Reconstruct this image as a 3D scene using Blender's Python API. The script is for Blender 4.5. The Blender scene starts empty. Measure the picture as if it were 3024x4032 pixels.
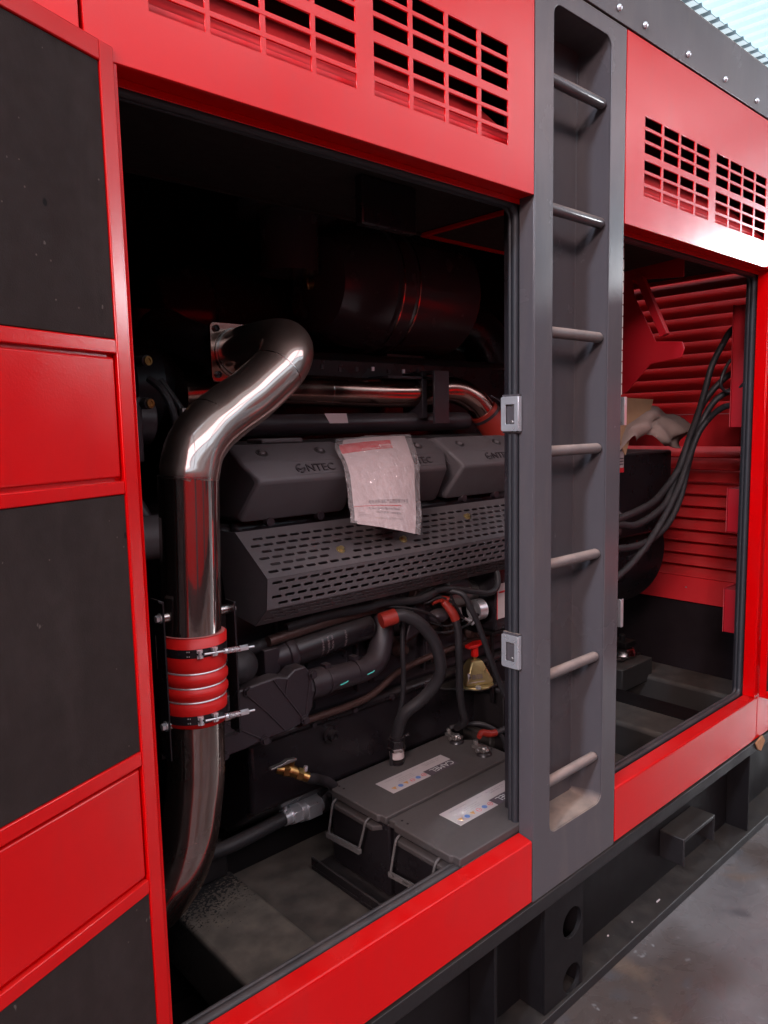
import bpy, bmesh, math, random
from mathutils import Vector, Matrix
random.seed(7)
SC = bpy.context.scene
COL = SC.collection
V = Vector

# ------------------------------------------------------------------ camera
cam = bpy.data.cameras.new('camera'); cam_o = bpy.data.objects.new('camera', cam); COL.objects.link(cam_o)
def _cam():
    yaw, pitch, roll = 0.7338987, -0.1168535, -0.0205674
    cy, sy, cp, sp = math.cos(yaw), math.sin(yaw), math.cos(pitch), math.sin(pitch)
    f = V((sy*cp, cy*cp, sp)); r = V((cy, -sy, 0)); u = r.cross(f)
    r2 = r*math.cos(roll)+u*math.sin(roll); u2 = -r*math.sin(roll)+u*math.cos(roll)
    m = Matrix((r2, u2, -f)).transposed().to_4x4(); m.translation = V((0, -1.15, 1.70))
    cam_o.matrix_world = m
_cam()
cam.sensor_fit = 'HORIZONTAL'; cam.sensor_width = 36; cam.lens = 36*2921.94/3024
cam.clip_start = .02; cam.clip_end = 200
SC.camera = cam_o
# ------------------------------------------------------------------ world and lamps
w = bpy.data.worlds.new('World'); SC.world = w; w.use_nodes = True
w.node_tree.nodes['Background'].inputs[0].default_value = (.75, .85, 1, 1)
w.node_tree.nodes['Background'].inputs[1].default_value = .03
SC.view_settings.view_transform = 'Standard'; SC.view_settings.look = 'None'
SC.view_settings.gamma = 1; SC.view_settings.exposure = 0.08; SC.view_settings.use_curve_mapping = False
def area(name, loc, target, sx, sy, power, col, spread=180):
    l = bpy.data.lights.new(name, 'AREA'); l.shape = 'RECTANGLE'; l.size = sx; l.size_y = sy
    l.energy = power; l.color = col; l.spread = math.radians(spread)
    o = bpy.data.objects.new(name, l); COL.objects.link(o); o.location = loc
    o.rotation_euler = (V(target)-V(loc)).to_track_quat('-Z', 'Y').to_euler()
    return o
area('pink_fill_lamp', (3, -6.2, 6.45), (3, -6.2, 0), 24, 3.4, 620, (1, .56, .53))  # pink fill added in place of light bounced off red panels
area('gable_window_lamp', (21.5, -7.2, 5.9), (3, -1, 2), 4.0, 1.6, 1100, (.95, .97, 1))
area('side_window_lamp', (-4.9, -1.6, 5.4), (1.9, 0.05, 1.3), .6, .6, 420, (.66, .80, 1))
def slit(name, loc, target, along, L_, w_, power, col, spread):      # thin added lamp that lays down a stripe of light
    o = area(name, loc, target, L_, w_, power, col, spread)
    z = (V(loc)-V(target)).normalized(); x = V(along).normalized(); x = (x-z*x.dot(z)).normalized(); y = z.cross(x)
    o.rotation_euler = Matrix((x, y, z)).transposed().to_euler()
slit('stripe_lamp', (-.25, -1.75, 2.85), (1.46, .182, .60), (.97, .235, 0),   .36, .008, .05, (.62, .88, 1), .7)  # added for the pale stripe on the front battery, no known source
area('louvre_fill_lamp', (-8.5, -5.2, 6.0), (4.1, .72, 1.5), 2.4, 1.4, 1000, (1, .80, .80))  # added fill that brightens the louvres, no such window known
SC.cycles.use_adaptive_sampling = True
SC.cycles.adaptive_threshold = .02
SC.cycles.max_bounces = 8; SC.cycles.diffuse_bounces = 4; SC.cycles.glossy_bounces = 5
SC.cycles.transmission_bounces = 4; SC.cycles.transparent_max_bounces = 8
SC.cycles.sample_clamp_indirect = 6
SC.cycles.use_denoising = True
SC.cycles.caustics_reflective = False; SC.cycles.caustics_refractive = False

# ------------------------------------------------------------------ materials
def nd(nt, t, **kw):
    n = nt.nodes.new(t)
    for k, v in kw.items(): setattr(n, k, v)
    return n
def mat(name, col, rough=.5, metal=0., spec=.5, coat=0., coat_rough=.1, var=.08, vscale=6., bump=0., bscale=200.,
        rvar=.08, dust=0., dustcol=(.30, .22, .17), dscale=14., dlo=.35, dhi=.7, specks=0., speckcol=(.4, .3, .25), aniso=None, alpha=None, emit=None):
    m = bpy.data.materials.new(name); m.use_nodes = True; nt = m.node_tree
    b = nt.nodes['Principled BSDF']; L = nt.links.new
    tc = nd(nt, 'ShaderNodeTexCoord')
    src = tc.outputs['Object']
    n1 = nd(nt, 'ShaderNodeTexNoise'); n1.inputs['Scale'].default_value = vscale; n1.inputs['Detail'].default_value = 5
    L(src, n1.inputs['Vector'])
    mix = nd(nt, 'ShaderNodeMix', data_type='RGBA')
    mix.inputs[6].default_value = (*[c*(1-var) for c in col], 1); mix.inputs[7].default_value = (*[min(1, c*(1+var)) for c in col], 1)
    L(n1.outputs['Fac'], mix.inputs[0]); out = mix.outputs[2]
    rr = nd(nt, 'ShaderNodeMapRange'); rr.inputs['To Min'].default_value = max(0, rough-rvar); rr.inputs['To Max'].default_value = min(1, rough+rvar)
    rr.inputs['From Min'].default_value = .3; rr.inputs['From Max'].default_value = .7
    n2 = nd(nt, 'ShaderNodeTexNoise'); n2.inputs['Scale'].default_value = vscale*1.7; n2.inputs['Detail'].default_value = 6
    L(src, n2.inputs['Vector']); L(n2.outputs['Fac'], rr.inputs['Value']); rout = rr.outputs[0]
    if specks:
        vo = nd(nt, 'ShaderNodeTexVoronoi'); vo.inputs['Scale'].default_value = 34; L(src, vo.inputs['Vector'])
        lt = nd(nt, 'ShaderNodeMath', operation='LESS_THAN'); lt.inputs[1].default_value = .06*specks; L(vo.outputs['Distance'], lt.inputs[0])
        n4 = nd(nt, 'ShaderNodeTexNoise'); n4.inputs['Scale'].default_value = 9; L(src, n4.inputs['Vector'])
        gt = nd(nt, 'ShaderNodeMath', operation='GREATER_THAN'); gt.inputs[1].default_value = .5; L(n4.outputs['Fac'], gt.inputs[0])
        mu = nd(nt, 'ShaderNodeMath', operation='MULTIPLY'); L(lt.outputs[0], mu.inputs[0]); L(gt.outputs[0], mu.inputs[1])
        m2 = nd(nt, 'ShaderNodeMix', data_type='RGBA'); L(mu.outputs[0], m2.inputs[0]); L(out, m2.inputs[6]); m2.inputs[7].default_value = (*speckcol, 1)
        out = m2.outputs[2]
    if dust:
        ge = nd(nt, 'ShaderNodeNewGeometry'); sp = nd(nt, 'ShaderNodeSeparateXYZ'); L(ge.outputs['Normal'], sp.inputs[0])
        up = nd(nt, 'ShaderNodeMapRange'); up.inputs['From Min'].default_value = .1; up.inputs['From Max'].default_value = .95; L(sp.outputs['Z'], up.inputs['Value'])
        n3 = nd(nt, 'ShaderNodeTexNoise'); n3.inputs['Scale'].default_value = dscale; n3.inputs['Detail'].default_value = 8; L(src, n3.inputs['Vector'])
        mr = nd(nt, 'ShaderNodeMapRange'); mr.inputs['From Min'].default_value = dlo; mr.inputs['From Max'].default_value = dhi
        mr.inputs['To Min'].default_value = .35; mr.inputs['To Max'].default_value = 1; L(n3.outputs['Fac'], mr.inputs['Value'])
        m1 = nd(nt, 'ShaderNodeMath', operation='MULTIPLY'); L(up.outputs[0], m1.inputs[0]); L(mr.outputs[0], m1.inputs[1])
        m3 = nd(nt, 'ShaderNodeMath', operation='MULTIPLY'); m3.inputs[1].default_value = dust; L(m1.outputs[0], m3.inputs[0])
        mx = nd(nt, 'ShaderNodeMix', data_type='RGBA'); L(m3.outputs[0], mx.inputs[0]); L(out, mx.inputs[6]); mx.inputs[7].default_value = (*dustcol, 1)
        out = mx.outputs[2]
        mf = nd(nt, 'ShaderNodeMix'); L(m3.outputs[0], mf.inputs[0]); L(rout, mf.inputs[2]); mf.inputs[3].default_value = .85; rout = mf.outputs[0]
    L(out, b.inputs['Base Color']); L(rout, b.inputs['Roughness'])
    b.inputs['Metallic'].default_value = metal; b.inputs['Specular IOR Level'].default_value = spec
    b.inputs['Coat Weight'].default_value = coat; b.inputs['Coat Roughness'].default_value = coat_rough
    if bump:
        nb = nd(nt, 'ShaderNodeTexNoise'); nb.inputs['Scale'].default_value = bscale; nb.inputs['Detail'].default_value = 3; L(src, nb.inputs['Vector'])
        bp = nd(nt, 'ShaderNodeBump'); bp.inputs['Strength'].default_value = bump; bp.inputs['Distance'].default_value = .002
        L(nb.outputs['Fac'], bp.inputs['Height']); L(bp.outputs[0], b.inputs['Normal'])
        if coat: L(bp.outputs[0], b.inputs['Coat Normal'])
    if emit: b.inputs['Emission Color'].default_value = (*emit[0], 1); b.inputs['Emission Strength'].default_value = emit[1]
    if alpha is not None: b.inputs['Alpha'].default_value = alpha
    return m
M = dict(
 red=mat('red_paint', (.58, .0, .001), .19, spec=.34, coat=0, coat_rough=.28, var=.04, vscale=3, bump=.075, bscale=360, rvar=.06, dust=.12, dustcol=(.55, .12, .10)),
 redin=mat('red_inner_paint', (.80, .018, .026), .5, var=.08, vscale=5, bump=.1, bscale=300, dust=.35, dustcol=(.45, .14, .12)),
 reddark=mat('deep_red_inner_paint', (.34, .004, .010), .42, var=.08, vscale=5, dust=.3, dustcol=(.30, .10, .09)),
 grey=mat('dark_grey_paint', (.078, .067, .071), .24, spec=.30, coat=.0, coat_rough=.25, var=.06, vscale=3, bump=.05, bscale=420, rvar=.05, dust=.9, dustcol=(.42, .30, .23), specks=.25),
 foam=mat('black_damping_sheet', (.026, .0175, .0158), .88, spec=.2, var=.18, vscale=22, bump=.35, bscale=420, specks=.8, speckcol=(.10, .075, .062)),
 rubber=mat('black_rubber', (.022, .021, .024), .45, spec=.4, var=.15, dust=.4, dustcol=(.14, .10, .085)),
 hose=mat('black_hose_rubber', (.020, .018, .020), .5, spec=.4, var=.2, vscale=12, dust=.4, dustcol=(.10, .08, .072), bump=.15, bscale=150),
 engine=mat('dark_engine_paint', (.026, .019, .023), .40, spec=.5, var=.12, vscale=7, bump=.12, bscale=160, dust=.5, dustcol=(.10, .072, .065), specks=.3),
 cover=mat('grey_plastic_cover', (.098, .084, .088), .48, spec=.45, var=.07, vscale=9, bump=.22, bscale=420, dust=.3, dustcol=(.15, .12, .112)),
 guard=mat('grey_steel_guard', (.090, .077, .080), .52, spec=.45, var=.08, vscale=8, bump=.12, bscale=260, dust=.4, dustcol=(.14, .112, .105)),
 black=mat('black_paint', (.014, .011, .013), .30, spec=.45, var=.2, dust=.4, dustcol=(.10, .08, .07)),
 deep=mat('black_inner_lining', (.022, .015, .017), .9, spec=.1, var=.3, vscale=10),
 skid=mat('black_skid_paint', (.012, .0095, .0100), .45, spec=.45, var=.18, vscale=5, bump=.2, bscale=90, dust=.6, dustcol=(.040, .030, .022), specks=.5, speckcol=(.3, .28, .26)),
 skiddark=mat('black_skid_wall_paint', (.007, .0055, .006), .5, spec=.2, var=.2, vscale=5, dust=.3, dustcol=(.03, .024, .020)),
 steel=mat('stainless_steel', (.50, .45, .42), .085, metal=1, var=.06, vscale=9, rvar=.05, bump=.04, bscale=30),
 steelw=mat('dull_stainless_steel', (.45, .40, .38), .26, metal=1, var=.08, rvar=.08),
 zinc=mat('zinc_plated_steel', (.80, .79, .80), .34, metal=.75, var=.06, vscale=30, rvar=.08),
 brass=mat('brass', (.42, .24, .085), .38, metal=1, var=.15, vscale=30, rvar=.1),
 gold=mat('yellow_zinc_plate', (.50, .38, .17), .36, metal=.7, var=.18, vscale=14, rvar=.1),
 lead=mat('grey_terminal_metal', (.34, .31, .29), .45, metal=.9, var=.25, vscale=60, bump=.4, bscale=160),
 silicone=mat('red_silicone_hose', (.66, .012, .010), .42, spec=.45, var=.05, bump=.05, bscale=200),
 silin=mat('pale_red_hose_edge', (.55, .16, .14), .6, var=.05),
 plastic=mat('bright_red_plastic', (.78, .012, .008), .35, var=.03),
 orange=mat('orange_red_boot', (.26, .018, .010), .5, var=.1),
 battery=mat('dark_grey_battery_case', (.058, .048, .046), .62, spec=.35, var=.10, vscale=10, bump=.3, bscale=500, dust=.55, dustcol=(.112, .090, .082), dlo=.1, dhi=.5, dscale=60),
 label=mat('white_sticker_paper', (.52, .43, .41), .55, var=.04, vscale=10),
 paper=mat('white_booklet_paper', (.62, .47, .46), .6, var=.12, vscale=24, bump=.15, bscale=25),
 ink=mat('dark_print', (.10, .07, .08), .7, var=0), inkred=mat('red_print', (.62, .02, .03), .55, var=.03),
 inkgrey=mat('grey_print', (.28, .22, .22), .7, var=0), inkwhite=mat('white_print', (.7, .66, .62), .55, var=0),
 blue=mat('blue_print', (.12, .20, .45), .6, var=0), orangeink=mat('orange_print', (.55, .26, .07), .6, var=0), green=mat('green_paint_mark', (.1, .6, .5), .5, var=0),
 kraft=mat('brown_kraft_paper', (.30, .215, .18), .8, var=.12, vscale=16, bump=.8, bscale=14),
 card=mat('brown_cardboard', (.29, .165, .085), .85, var=.14, vscale=18, bump=.2, bscale=90),
 cream=mat('cream_plastic_trunking', (.62, .52, .46), .6, var=.1),
 rusty=mat('rusty_chipped_steel', (.36, .16, .07), .8, var=.4, vscale=60, bump=.6, bscale=60),
 rope=mat('grey_braided_rope', (.12, .105, .10), .85, var=.3, vscale=200, bump=.5, bscale=300),
 tan=mat('dusty_rung_paint', (.12, .098, .092), .55, spec=.4, var=.25, vscale=22, dust=1.0, dustcol=(.33, .235, .195), dscale=20, dlo=.2, dhi=.5, bump=.2, bscale=300),
 roofw=mat('white_roof_sheet', (.80, .83, .84), .55, var=.03, emit=((.82, .95, 1.0), .62)), roofbeam=mat('pale_steel_beam', (.60, .66, .70), .5, var=.04),  # roof sheet's glow stands in for daylight
)
def film():                                  # clear plastic sleeve
    m = bpy.data.materials.new('clear_plastic_film'); m.use_nodes = True; nt = m.node_tree
    b = nt.nodes['Principled BSDF']; L = nt.links.new
    b.inputs['Base Color'].default_value = (.78, .68, .66, 1); b.inputs['Roughness'].default_value = .10
    b.inputs['Alpha'].default_value = .30; b.inputs['Specular IOR Level'].default_value = 1.0
    tc = nd(nt, 'ShaderNodeTexCoord'); n = nd(nt, 'ShaderNodeTexNoise'); n.inputs['Scale'].default_value = 22; n.inputs['Detail'].default_value = 3; n.inputs['Distortion'].default_value = 2.2
    mp = nd(nt, 'ShaderNodeMapping'); mp.inputs['Scale'].default_value = (2.0, 1, .8); mp.inputs['Rotation'].default_value = (0, .5, 0)
    L(tc.outputs['Object'], mp.inputs[0]); L(mp.outputs[0], n.inputs['Vector'])
    bp = nd(nt, 'ShaderNodeBump'); bp.inputs['Strength'].default_value = .9; bp.inputs['Distance'].default_value = .022
    L(n.outputs['Fac'], bp.inputs['Height']); L(bp.outputs[0], b.inputs['Normal'])
    return m
M['film'] = film()
def colour_spots(m, scale, thr, col):
    nt = m.node_tree; L = nt.links.new; b = nt.nodes['Principled BSDF']; src = b.inputs['Base Color'].links[0].from_socket
    tc = nd(nt, 'ShaderNodeTexCoord'); mp = nd(nt, 'ShaderNodeMapping'); mp.inputs['Scale'].default_value = (1.3, 1, .8); L(tc.outputs['Object'], mp.inputs[0])
    n = nd(nt, 'ShaderNodeTexNoise'); n.inputs['Scale'].default_value = scale; n.inputs['Detail'].default_value = 2; L(mp.outputs[0], n.inputs['Vector'])
    g = nd(nt, 'ShaderNodeMapRange'); g.inputs['From Min'].default_value = thr; g.inputs['From Max'].default_value = thr+.02; L(n.outputs['Fac'], g.inputs['Value'])
    mx = nd(nt, 'ShaderNodeMix', data_type='RGBA'); L(g.outputs[0], mx.inputs[0]); L(src, mx.inputs[6]); mx.inputs[7].default_value = (*col, 1); L(mx.outputs[2], b.inputs['Base Color'])
def smear(m, col, amt):
    nt = m.node_tree; L = nt.links.new; b = nt.nodes['Principled BSDF']; src = b.inputs['Base Color'].links[0].from_socket
    tc = nd(nt, 'ShaderNodeTexCoord'); mp = nd(nt, 'ShaderNodeMapping'); mp.inputs['Scale'].default_value = (5, 5, 1.1); L(tc.outputs['Object'], mp.inputs[0])
    n = nd(nt, 'ShaderNodeTexNoise'); n.inputs['Scale'].default_value = 2.2; n.inputs['Detail'].default_value = 9; n.inputs['Roughness'].default_value = .62; n.inputs['Distortion'].default_value = .5; L(mp.outputs[0], n.inputs['Vector'])
    g = nd(nt, 'ShaderNodeMapRange'); g.inputs['From Min'].default_value = .5; g.inputs['From Max'].default_value = .8; g.inputs['To Max'].default_value = amt; L(n.outputs['Fac'], g.inputs['Value'])
    mx = nd(nt, 'ShaderNodeMix', data_type='RGBA'); L(g.outputs[0], mx.inputs[0]); L(src, mx.inputs[6]); mx.inputs[7].default_value = (*col, 1); L(mx.outputs[2], b.inputs['Base Color'])
smear(M['red'], (.44, .014, .014), .40); smear(M['grey'], (.15, .115, .10), .35); smear(M['foam'], (.045, .033, .030), .6)
colour_spots(M['foam'], 17, .735, (.006, .005, .005)); colour_spots(M['foam'], 60, .76, (.10, .08, .07))  # dark spots paint the shade of dents, pale ones are specks
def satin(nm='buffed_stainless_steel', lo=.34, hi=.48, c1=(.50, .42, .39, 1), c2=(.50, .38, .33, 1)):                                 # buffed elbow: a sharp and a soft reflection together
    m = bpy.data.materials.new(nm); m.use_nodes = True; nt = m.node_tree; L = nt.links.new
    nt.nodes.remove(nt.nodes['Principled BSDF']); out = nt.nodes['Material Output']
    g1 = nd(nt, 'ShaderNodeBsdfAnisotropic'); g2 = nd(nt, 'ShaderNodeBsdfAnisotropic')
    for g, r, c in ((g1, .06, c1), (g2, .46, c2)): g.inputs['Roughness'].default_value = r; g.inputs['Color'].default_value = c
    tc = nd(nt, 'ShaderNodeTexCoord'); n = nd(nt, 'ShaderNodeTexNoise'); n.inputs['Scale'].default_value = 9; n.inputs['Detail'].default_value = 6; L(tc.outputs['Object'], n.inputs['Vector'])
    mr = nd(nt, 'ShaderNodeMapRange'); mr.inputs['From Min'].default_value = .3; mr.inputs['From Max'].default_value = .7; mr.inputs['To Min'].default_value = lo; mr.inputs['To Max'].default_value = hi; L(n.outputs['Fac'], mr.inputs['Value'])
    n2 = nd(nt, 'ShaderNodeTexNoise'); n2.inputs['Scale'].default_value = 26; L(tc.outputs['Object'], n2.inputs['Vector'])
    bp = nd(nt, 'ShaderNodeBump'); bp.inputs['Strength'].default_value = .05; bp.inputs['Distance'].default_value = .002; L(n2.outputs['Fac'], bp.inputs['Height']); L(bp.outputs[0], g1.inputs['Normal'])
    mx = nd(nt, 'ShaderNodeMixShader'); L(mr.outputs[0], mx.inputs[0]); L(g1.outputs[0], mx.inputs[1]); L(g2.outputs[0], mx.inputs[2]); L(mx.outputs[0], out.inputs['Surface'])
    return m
M['satin'] = satin()
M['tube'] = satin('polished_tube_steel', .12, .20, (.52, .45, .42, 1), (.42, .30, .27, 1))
M['tubed'] = satin('dim_tube_steel', .20, .34, (.30, .24, .215, 1), (.32, .235, .21, 1))  # darker copy for the lower pipe, dim reflections put into its colour
M['redsheen'] = mat('red_reflection_steel', (.50, .30, .25), .20, metal=1, var=.12, rvar=.07)  # red reflections put into the steel's own colour
M['steeld'] = mat('dim_stainless_steel', (.27, .22, .20), .10, metal=1, var=.12, vscale=14, rvar=.05, bump=.05, bscale=24)  # unused darker steel, dim reflections put into its colour
M['drum'] = mat('black_drum_plastic', (.060, .042, .048), .22, spec=.5, var=.1)
M['beam'] = mat('dusty_black_steel_beam', (.034, .028, .025), .6, spec=.35, var=.15, vscale=5, dust=.8, dustcol=(.135, .108, .088), bump=.15, bscale=120)
M['cast'] = mat('brown_cast_metal', (.085, .045, .038), .42, metal=.4, var=.3, vscale=40, bump=.3, bscale=120)
M['rib'] = mat('shaded_roof_rib', (.55, .60, .62), .6, emit=((.66, .84, .95), .02))  # darker copy of the roof sheet, paints the shading of the ribs
def concrete():
    m = bpy.data.materials.new('worn_grey_floor_paint'); m.use_nodes = True; nt = m.node_tree; b = nt.nodes['Principled BSDF']; L = nt.links.new
    tc = nd(nt, 'ShaderNodeTexCoord'); S_ = tc.outputs['Object']
    def noise(s, d=8, dist=0.):
        n = nd(nt, 'ShaderNodeTexNoise'); n.inputs['Scale'].default_value = s; n.inputs['Detail'].default_value = d; n.inputs['Distortion'].default_value = dist; L(S_, n.inputs['Vector']); return n
    def ramp(src, lo, hi):
        r = nd(nt, 'ShaderNodeMapRange'); r.inputs['From Min'].default_value = lo; r.inputs['From Max'].default_value = hi; L(src, r.inputs['Value']); return r.outputs[0]
    def mx(f, a, bb):
        x = nd(nt, 'ShaderNodeMix', data_type='RGBA'); L(f, x.inputs[0])
        for k, q in ((6, a), (7, bb)):
            if isinstance(q, tuple): x.inputs[k].default_value = (*q, 1)
            else: L(q, x.inputs[k])
        return x.outputs[2]
    n1 = noise(2.3, 9, .6); n2 = noise(7, 6, 2.2); n3 = noise(28, 8); n4 = noise(1.4, 7, 1.4)
    n5 = noise(.9, 3, .35); n6 = noise(4.2, 10, .9)
    c = mx(ramp(n1.outputs['Fac'], .38, .62), (.118, .108, .107), (.150, .138, .134))
    c = mx(ramp(n5.outputs['Fac'], .46, .56), c, (.074, .057, .050))
    c = mx(ramp(n6.outputs['Fac'], .60, .72), c, (.072, .068, .071))
    c = mx(ramp(n4.outputs['Fac'], .60, .70), c, (.150, .105, .075))
    c = mx(ramp(n2.outputs['Fac'], .66, .72), c, (.20, .19, .185))
    c = mx(ramp(n3.outputs['Fac'], .70, .74), c, (.045, .042, .040))
    L(c, b.inputs['Base Color'])
    L(ramp(n2.outputs['Fac'], .1, 1.35), b.inputs['Roughness'])
    bp = nd(nt, 'ShaderNodeBump'); bp.inputs['Strength'].default_value = .25; bp.inputs['Distance'].default_value = .003; L(n3.outputs['Fac'], bp.inputs['Height']); L(bp.outputs[0], b.inputs['Normal'])
    return m
M['floor'] = concrete()
def soot():                                  # dusty deck with a dark gritty spill near its back end
    m = mat('dusty_deck_with_soot', (.050, .043, .038), .7, spec=.35, var=.1, vscale=4, dust=.85, dustcol=(.19, .15, .118), bump=.15, bscale=200)
    nt = m.node_tree; L = nt.links.new; b = nt.nodes['Principled BSDF']; src = b.inputs['Base Color'].links[0].from_socket
    tc = nd(nt, 'ShaderNodeTexCoord'); sp = nd(nt, 'ShaderNodeSeparateXYZ'); L(tc.outputs['Object'], sp.inputs[0])
    n = nd(nt, 'ShaderNodeTexNoise'); n.inputs['Scale'].default_value = 120; n.inputs['Detail'].default_value = 9; n.inputs['Roughness'].default_value = .7; L(tc.outputs['Object'], n.inputs['Vector'])
    n5 = nd(nt, 'ShaderNodeTexNoise'); n5.inputs['Scale'].default_value = 7; L(tc.outputs['Object'], n5.inputs['Vector'])
    r = nd(nt, 'ShaderNodeMapRange'); r.inputs['From Min'].default_value = .44; r.inputs['From Max'].default_value = .74; r.inputs['To Min'].default_value = -.26; r.inputs['To Max'].default_value = .075; L(sp.outputs['Y'], r.inputs['Value'])
    a = nd(nt, 'ShaderNodeMath', operation='ADD'); L(r.outputs[0], a.inputs[0]); L(n.outputs['Fac'], a.inputs[1])
    a2 = nd(nt, 'ShaderNodeMath', operation='MULTIPLY_ADD'); a2.inputs[1].default_value = .22; L(n5.outputs['Fac'], a2.inputs[0]); L(a.outputs[0], a2.inputs[2])
    g = nd(nt, 'ShaderNodeMapRange'); g.inputs['From Min'].default_value = .60; g.inputs['From Max'].default_value = .63; L(a2.outputs[0], g.inputs['Value'])
    mx = nd(nt, 'ShaderNodeMix', data_type='RGBA'); L(g.outputs[0], mx.inputs[0]); L(src, mx.inputs[6]); mx.inputs[7].default_value = (.008, .008, .009, 1)
    L(mx.outputs[2], b.inputs['Base Color'])
    return m
M['soot'] = soot()

# ------------------------------------------------------------------ builders
class B:
    def __init__(s): s.bm = bmesh.new()
    def box(s, x0, x1, y0, y1, z0, z1, m=None):
        vs = [s.bm.verts.new(V((x, y, z)) if m is None else m @ V((x, y, z))) for x in (x0, x1) for y in (y0, y1) for z in (z0, z1)]
        for f in ((0, 1, 3, 2), (4, 6, 7, 5), (0, 4, 5, 1), (2, 3, 7, 6), (0, 2, 6, 4), (1, 5, 7, 3)): s.bm.faces.new([vs[i] for i in f])
        return s
    def prism(s, pts, a0, a1, axis='x', m=None):      # polygon (two coords) extruded along axis
        def P(a, q):
            p = {'x': (a, q[0], q[1]), 'y': (q[0], a, q[1]), 'z': (q[0], q[1], a)}[axis]
            return V(p) if m is None else m @ V(p)
        A = [s.bm.verts.new(P(a0, q)) for q in pts]; Bv = [s.bm.verts.new(P(a1, q)) for q in pts]; n = len(pts)
        s.bm.faces.new(A); s.bm.faces.new(Bv[::-1])
        for i in range(n): s.bm.faces.new((A[i], Bv[i], Bv[(i+1) % n], A[(i+1) % n]))
        return s
    def loft(s, rings, cap=True, closed=True):
        R = [[s.bm.verts.new(V(p)) for p in r] for r in rings]; n = len(R[0])
        for a, b in zip(R, R[1:]):
            for i in range(n if closed else n-1): s.bm.faces.new((a[i], a[(i+1) % n], b[(i+1) % n], b[i]))
        if cap and closed: s.bm.faces.new(R[0][::-1]); s.bm.faces.new(R[-1])
        return s
    def tube(s, pts, r, n=18, caps=True, smooth=6, close=False):
        pts = [V(p) for p in pts]; rs = r if isinstance(r, (list, tuple)) else [r]*len(pts)
        if smooth > 1 and len(pts) > 2:
            P, Q = [], []
            N = len(pts)
            for i in range(N if close else N-1):
                if close: a, b, c, d = pts[(i-1) % N], pts[i], pts[(i+1) % N], pts[(i+2) % N]
                else: a, b, c, d = pts[max(i-1, 0)], pts[i], pts[i+1], pts[min(i+2, N-1)]
                for k in range(smooth):
                    t = k/smooth
                    P.append(.5*((2*b)+(c-a)*t+(2*a-5*b+4*c-d)*t*t+(3*b-a-3*c+d)*t**3)); Q.append(rs[i]*(1-t)+rs[(i+1) % N]*t)
            if not close: P.append(pts[-1]); Q.append(rs[-1])
            pts, rs = P, Q
        tang = []
        N = len(pts)
        for i in range(N):
            if close: t = pts[(i+1) % N]-pts[i-1]
            else: t = pts[min(i+1, N-1)]-pts[max(i-1, 0)]
            tang.append(t.normalized())
        ref = V((0, 0, 1)) if abs(tang[0].z) < .9 else V((0, 1, 0))
        nrm = (ref-tang[0]*ref.dot(tang[0])).normalized(); rings = []
        for i in range(N):
            nrm = (nrm-tang[i]*nrm.dot(tang[i])).normalized(); bi = tang[i].cross(nrm)
            rings.append([pts[i]+(nrm*math.cos(2*math.pi*k/n)+bi*math.sin(2*math.pi*k/n))*rs[i] for k in range(n)])
        if close: rings.append(rings[0])
        s.loft(rings, caps and not close)
        if close: bmesh.ops.remove_doubles(s.bm, verts=s.bm.verts, dist=1e-6)
        return s
    def cyl(s, p0, p1, r, r2=None, n=24): return s.tube([p0, p1], [r, r if r2 is None else r2], n=n, smooth=1)
    def lathe(s, prof, origin, axis, n=40):             # prof = [(dist along axis, radius)...]
        o, ax = V(origin), V(axis).normalized(); ref = V((0, 0, 1)) if abs(ax.z) < .9 else V((0, 1, 0))
        u = (ref-ax*ref.dot(ax)).normalized(); v = ax.cross(u)
        s.loft([[o+ax*d+(u*math.cos(2*math.pi*k/n)+v*math.sin(2*math.pi*k/n))*max(r, 1e-4) for k in range(n)] for d, r in prof], True)
        return s
    def hexn(s, p0, p1, r): return s.cyl(p0, p1, r, n=6)
    def ball(s, c, r, sc=(1, 1, 1), n=20):
        c = V(c); s.loft([[c+V((r*sc[0]*math.sin(a)*math.cos(b), r*sc[1]*math.sin(a)*math.sin(b), r*sc[2]*math.cos(a))) for b in [2*math.pi*k/n for k in range(n)]] for a in [math.pi*(j+.02)/(n//2+.04) for j in range(n//2+1)]])
        return s
    def add(s, me, m=None):
        b2 = bmesh.new(); b2.from_mesh(me)
        if m is not None: b2.transform(m)
        me2 = bpy.data.meshes.new('t'); b2.to_mesh(me2); b2.free(); s.bm.from_mesh(me2); bpy.data.meshes.remove(me2); return s
    def build(s, name, material, parent=None, bev=0., segs=2, ang=32, solid=0.):
        bmesh.ops.recalc_face_normals(s.bm, faces=s.bm.faces)
        for f in s.bm.faces: f.smooth = True
        for e in s.bm.edges:
            if len(e.link_faces) == 2 and e.calc_face_angle(0) > math.radians(ang): e.smooth = False
        me = bpy.data.meshes.new(name); s.bm.to_mesh(me); s.bm.free(); me.materials.append(M[material] if isinstance(material, str) else material)
        o = bpy.data.objects.new(name, me); COL.objects.link(o)
        if parent is not None:
            o.parent = parent
            if parent.type == 'EMPTY' or True:
                o.matrix_parent_inverse = world_of(parent).inverted()
        if solid:
            mo = o.modifiers.new('solid', 'SOLIDIFY'); mo.thickness = solid; mo.offset = 0
        if bev:
            mo = o.modifiers.new('bevel', 'BEVEL'); mo.width = bev; mo.segments = segs; mo.limit_method = 'ANGLE'; mo.angle_limit = math.radians(ang); mo.harden_normals = False
            for p in me.polygons: p.use_smooth = True
        return o
def world_of(o):
    m = Matrix.Translation(o.location) @ o.rotation_euler.to_matrix().to_4x4()
    return (world_of(o.parent) @ o.matrix_parent_inverse @ m) if o.parent else m
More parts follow.
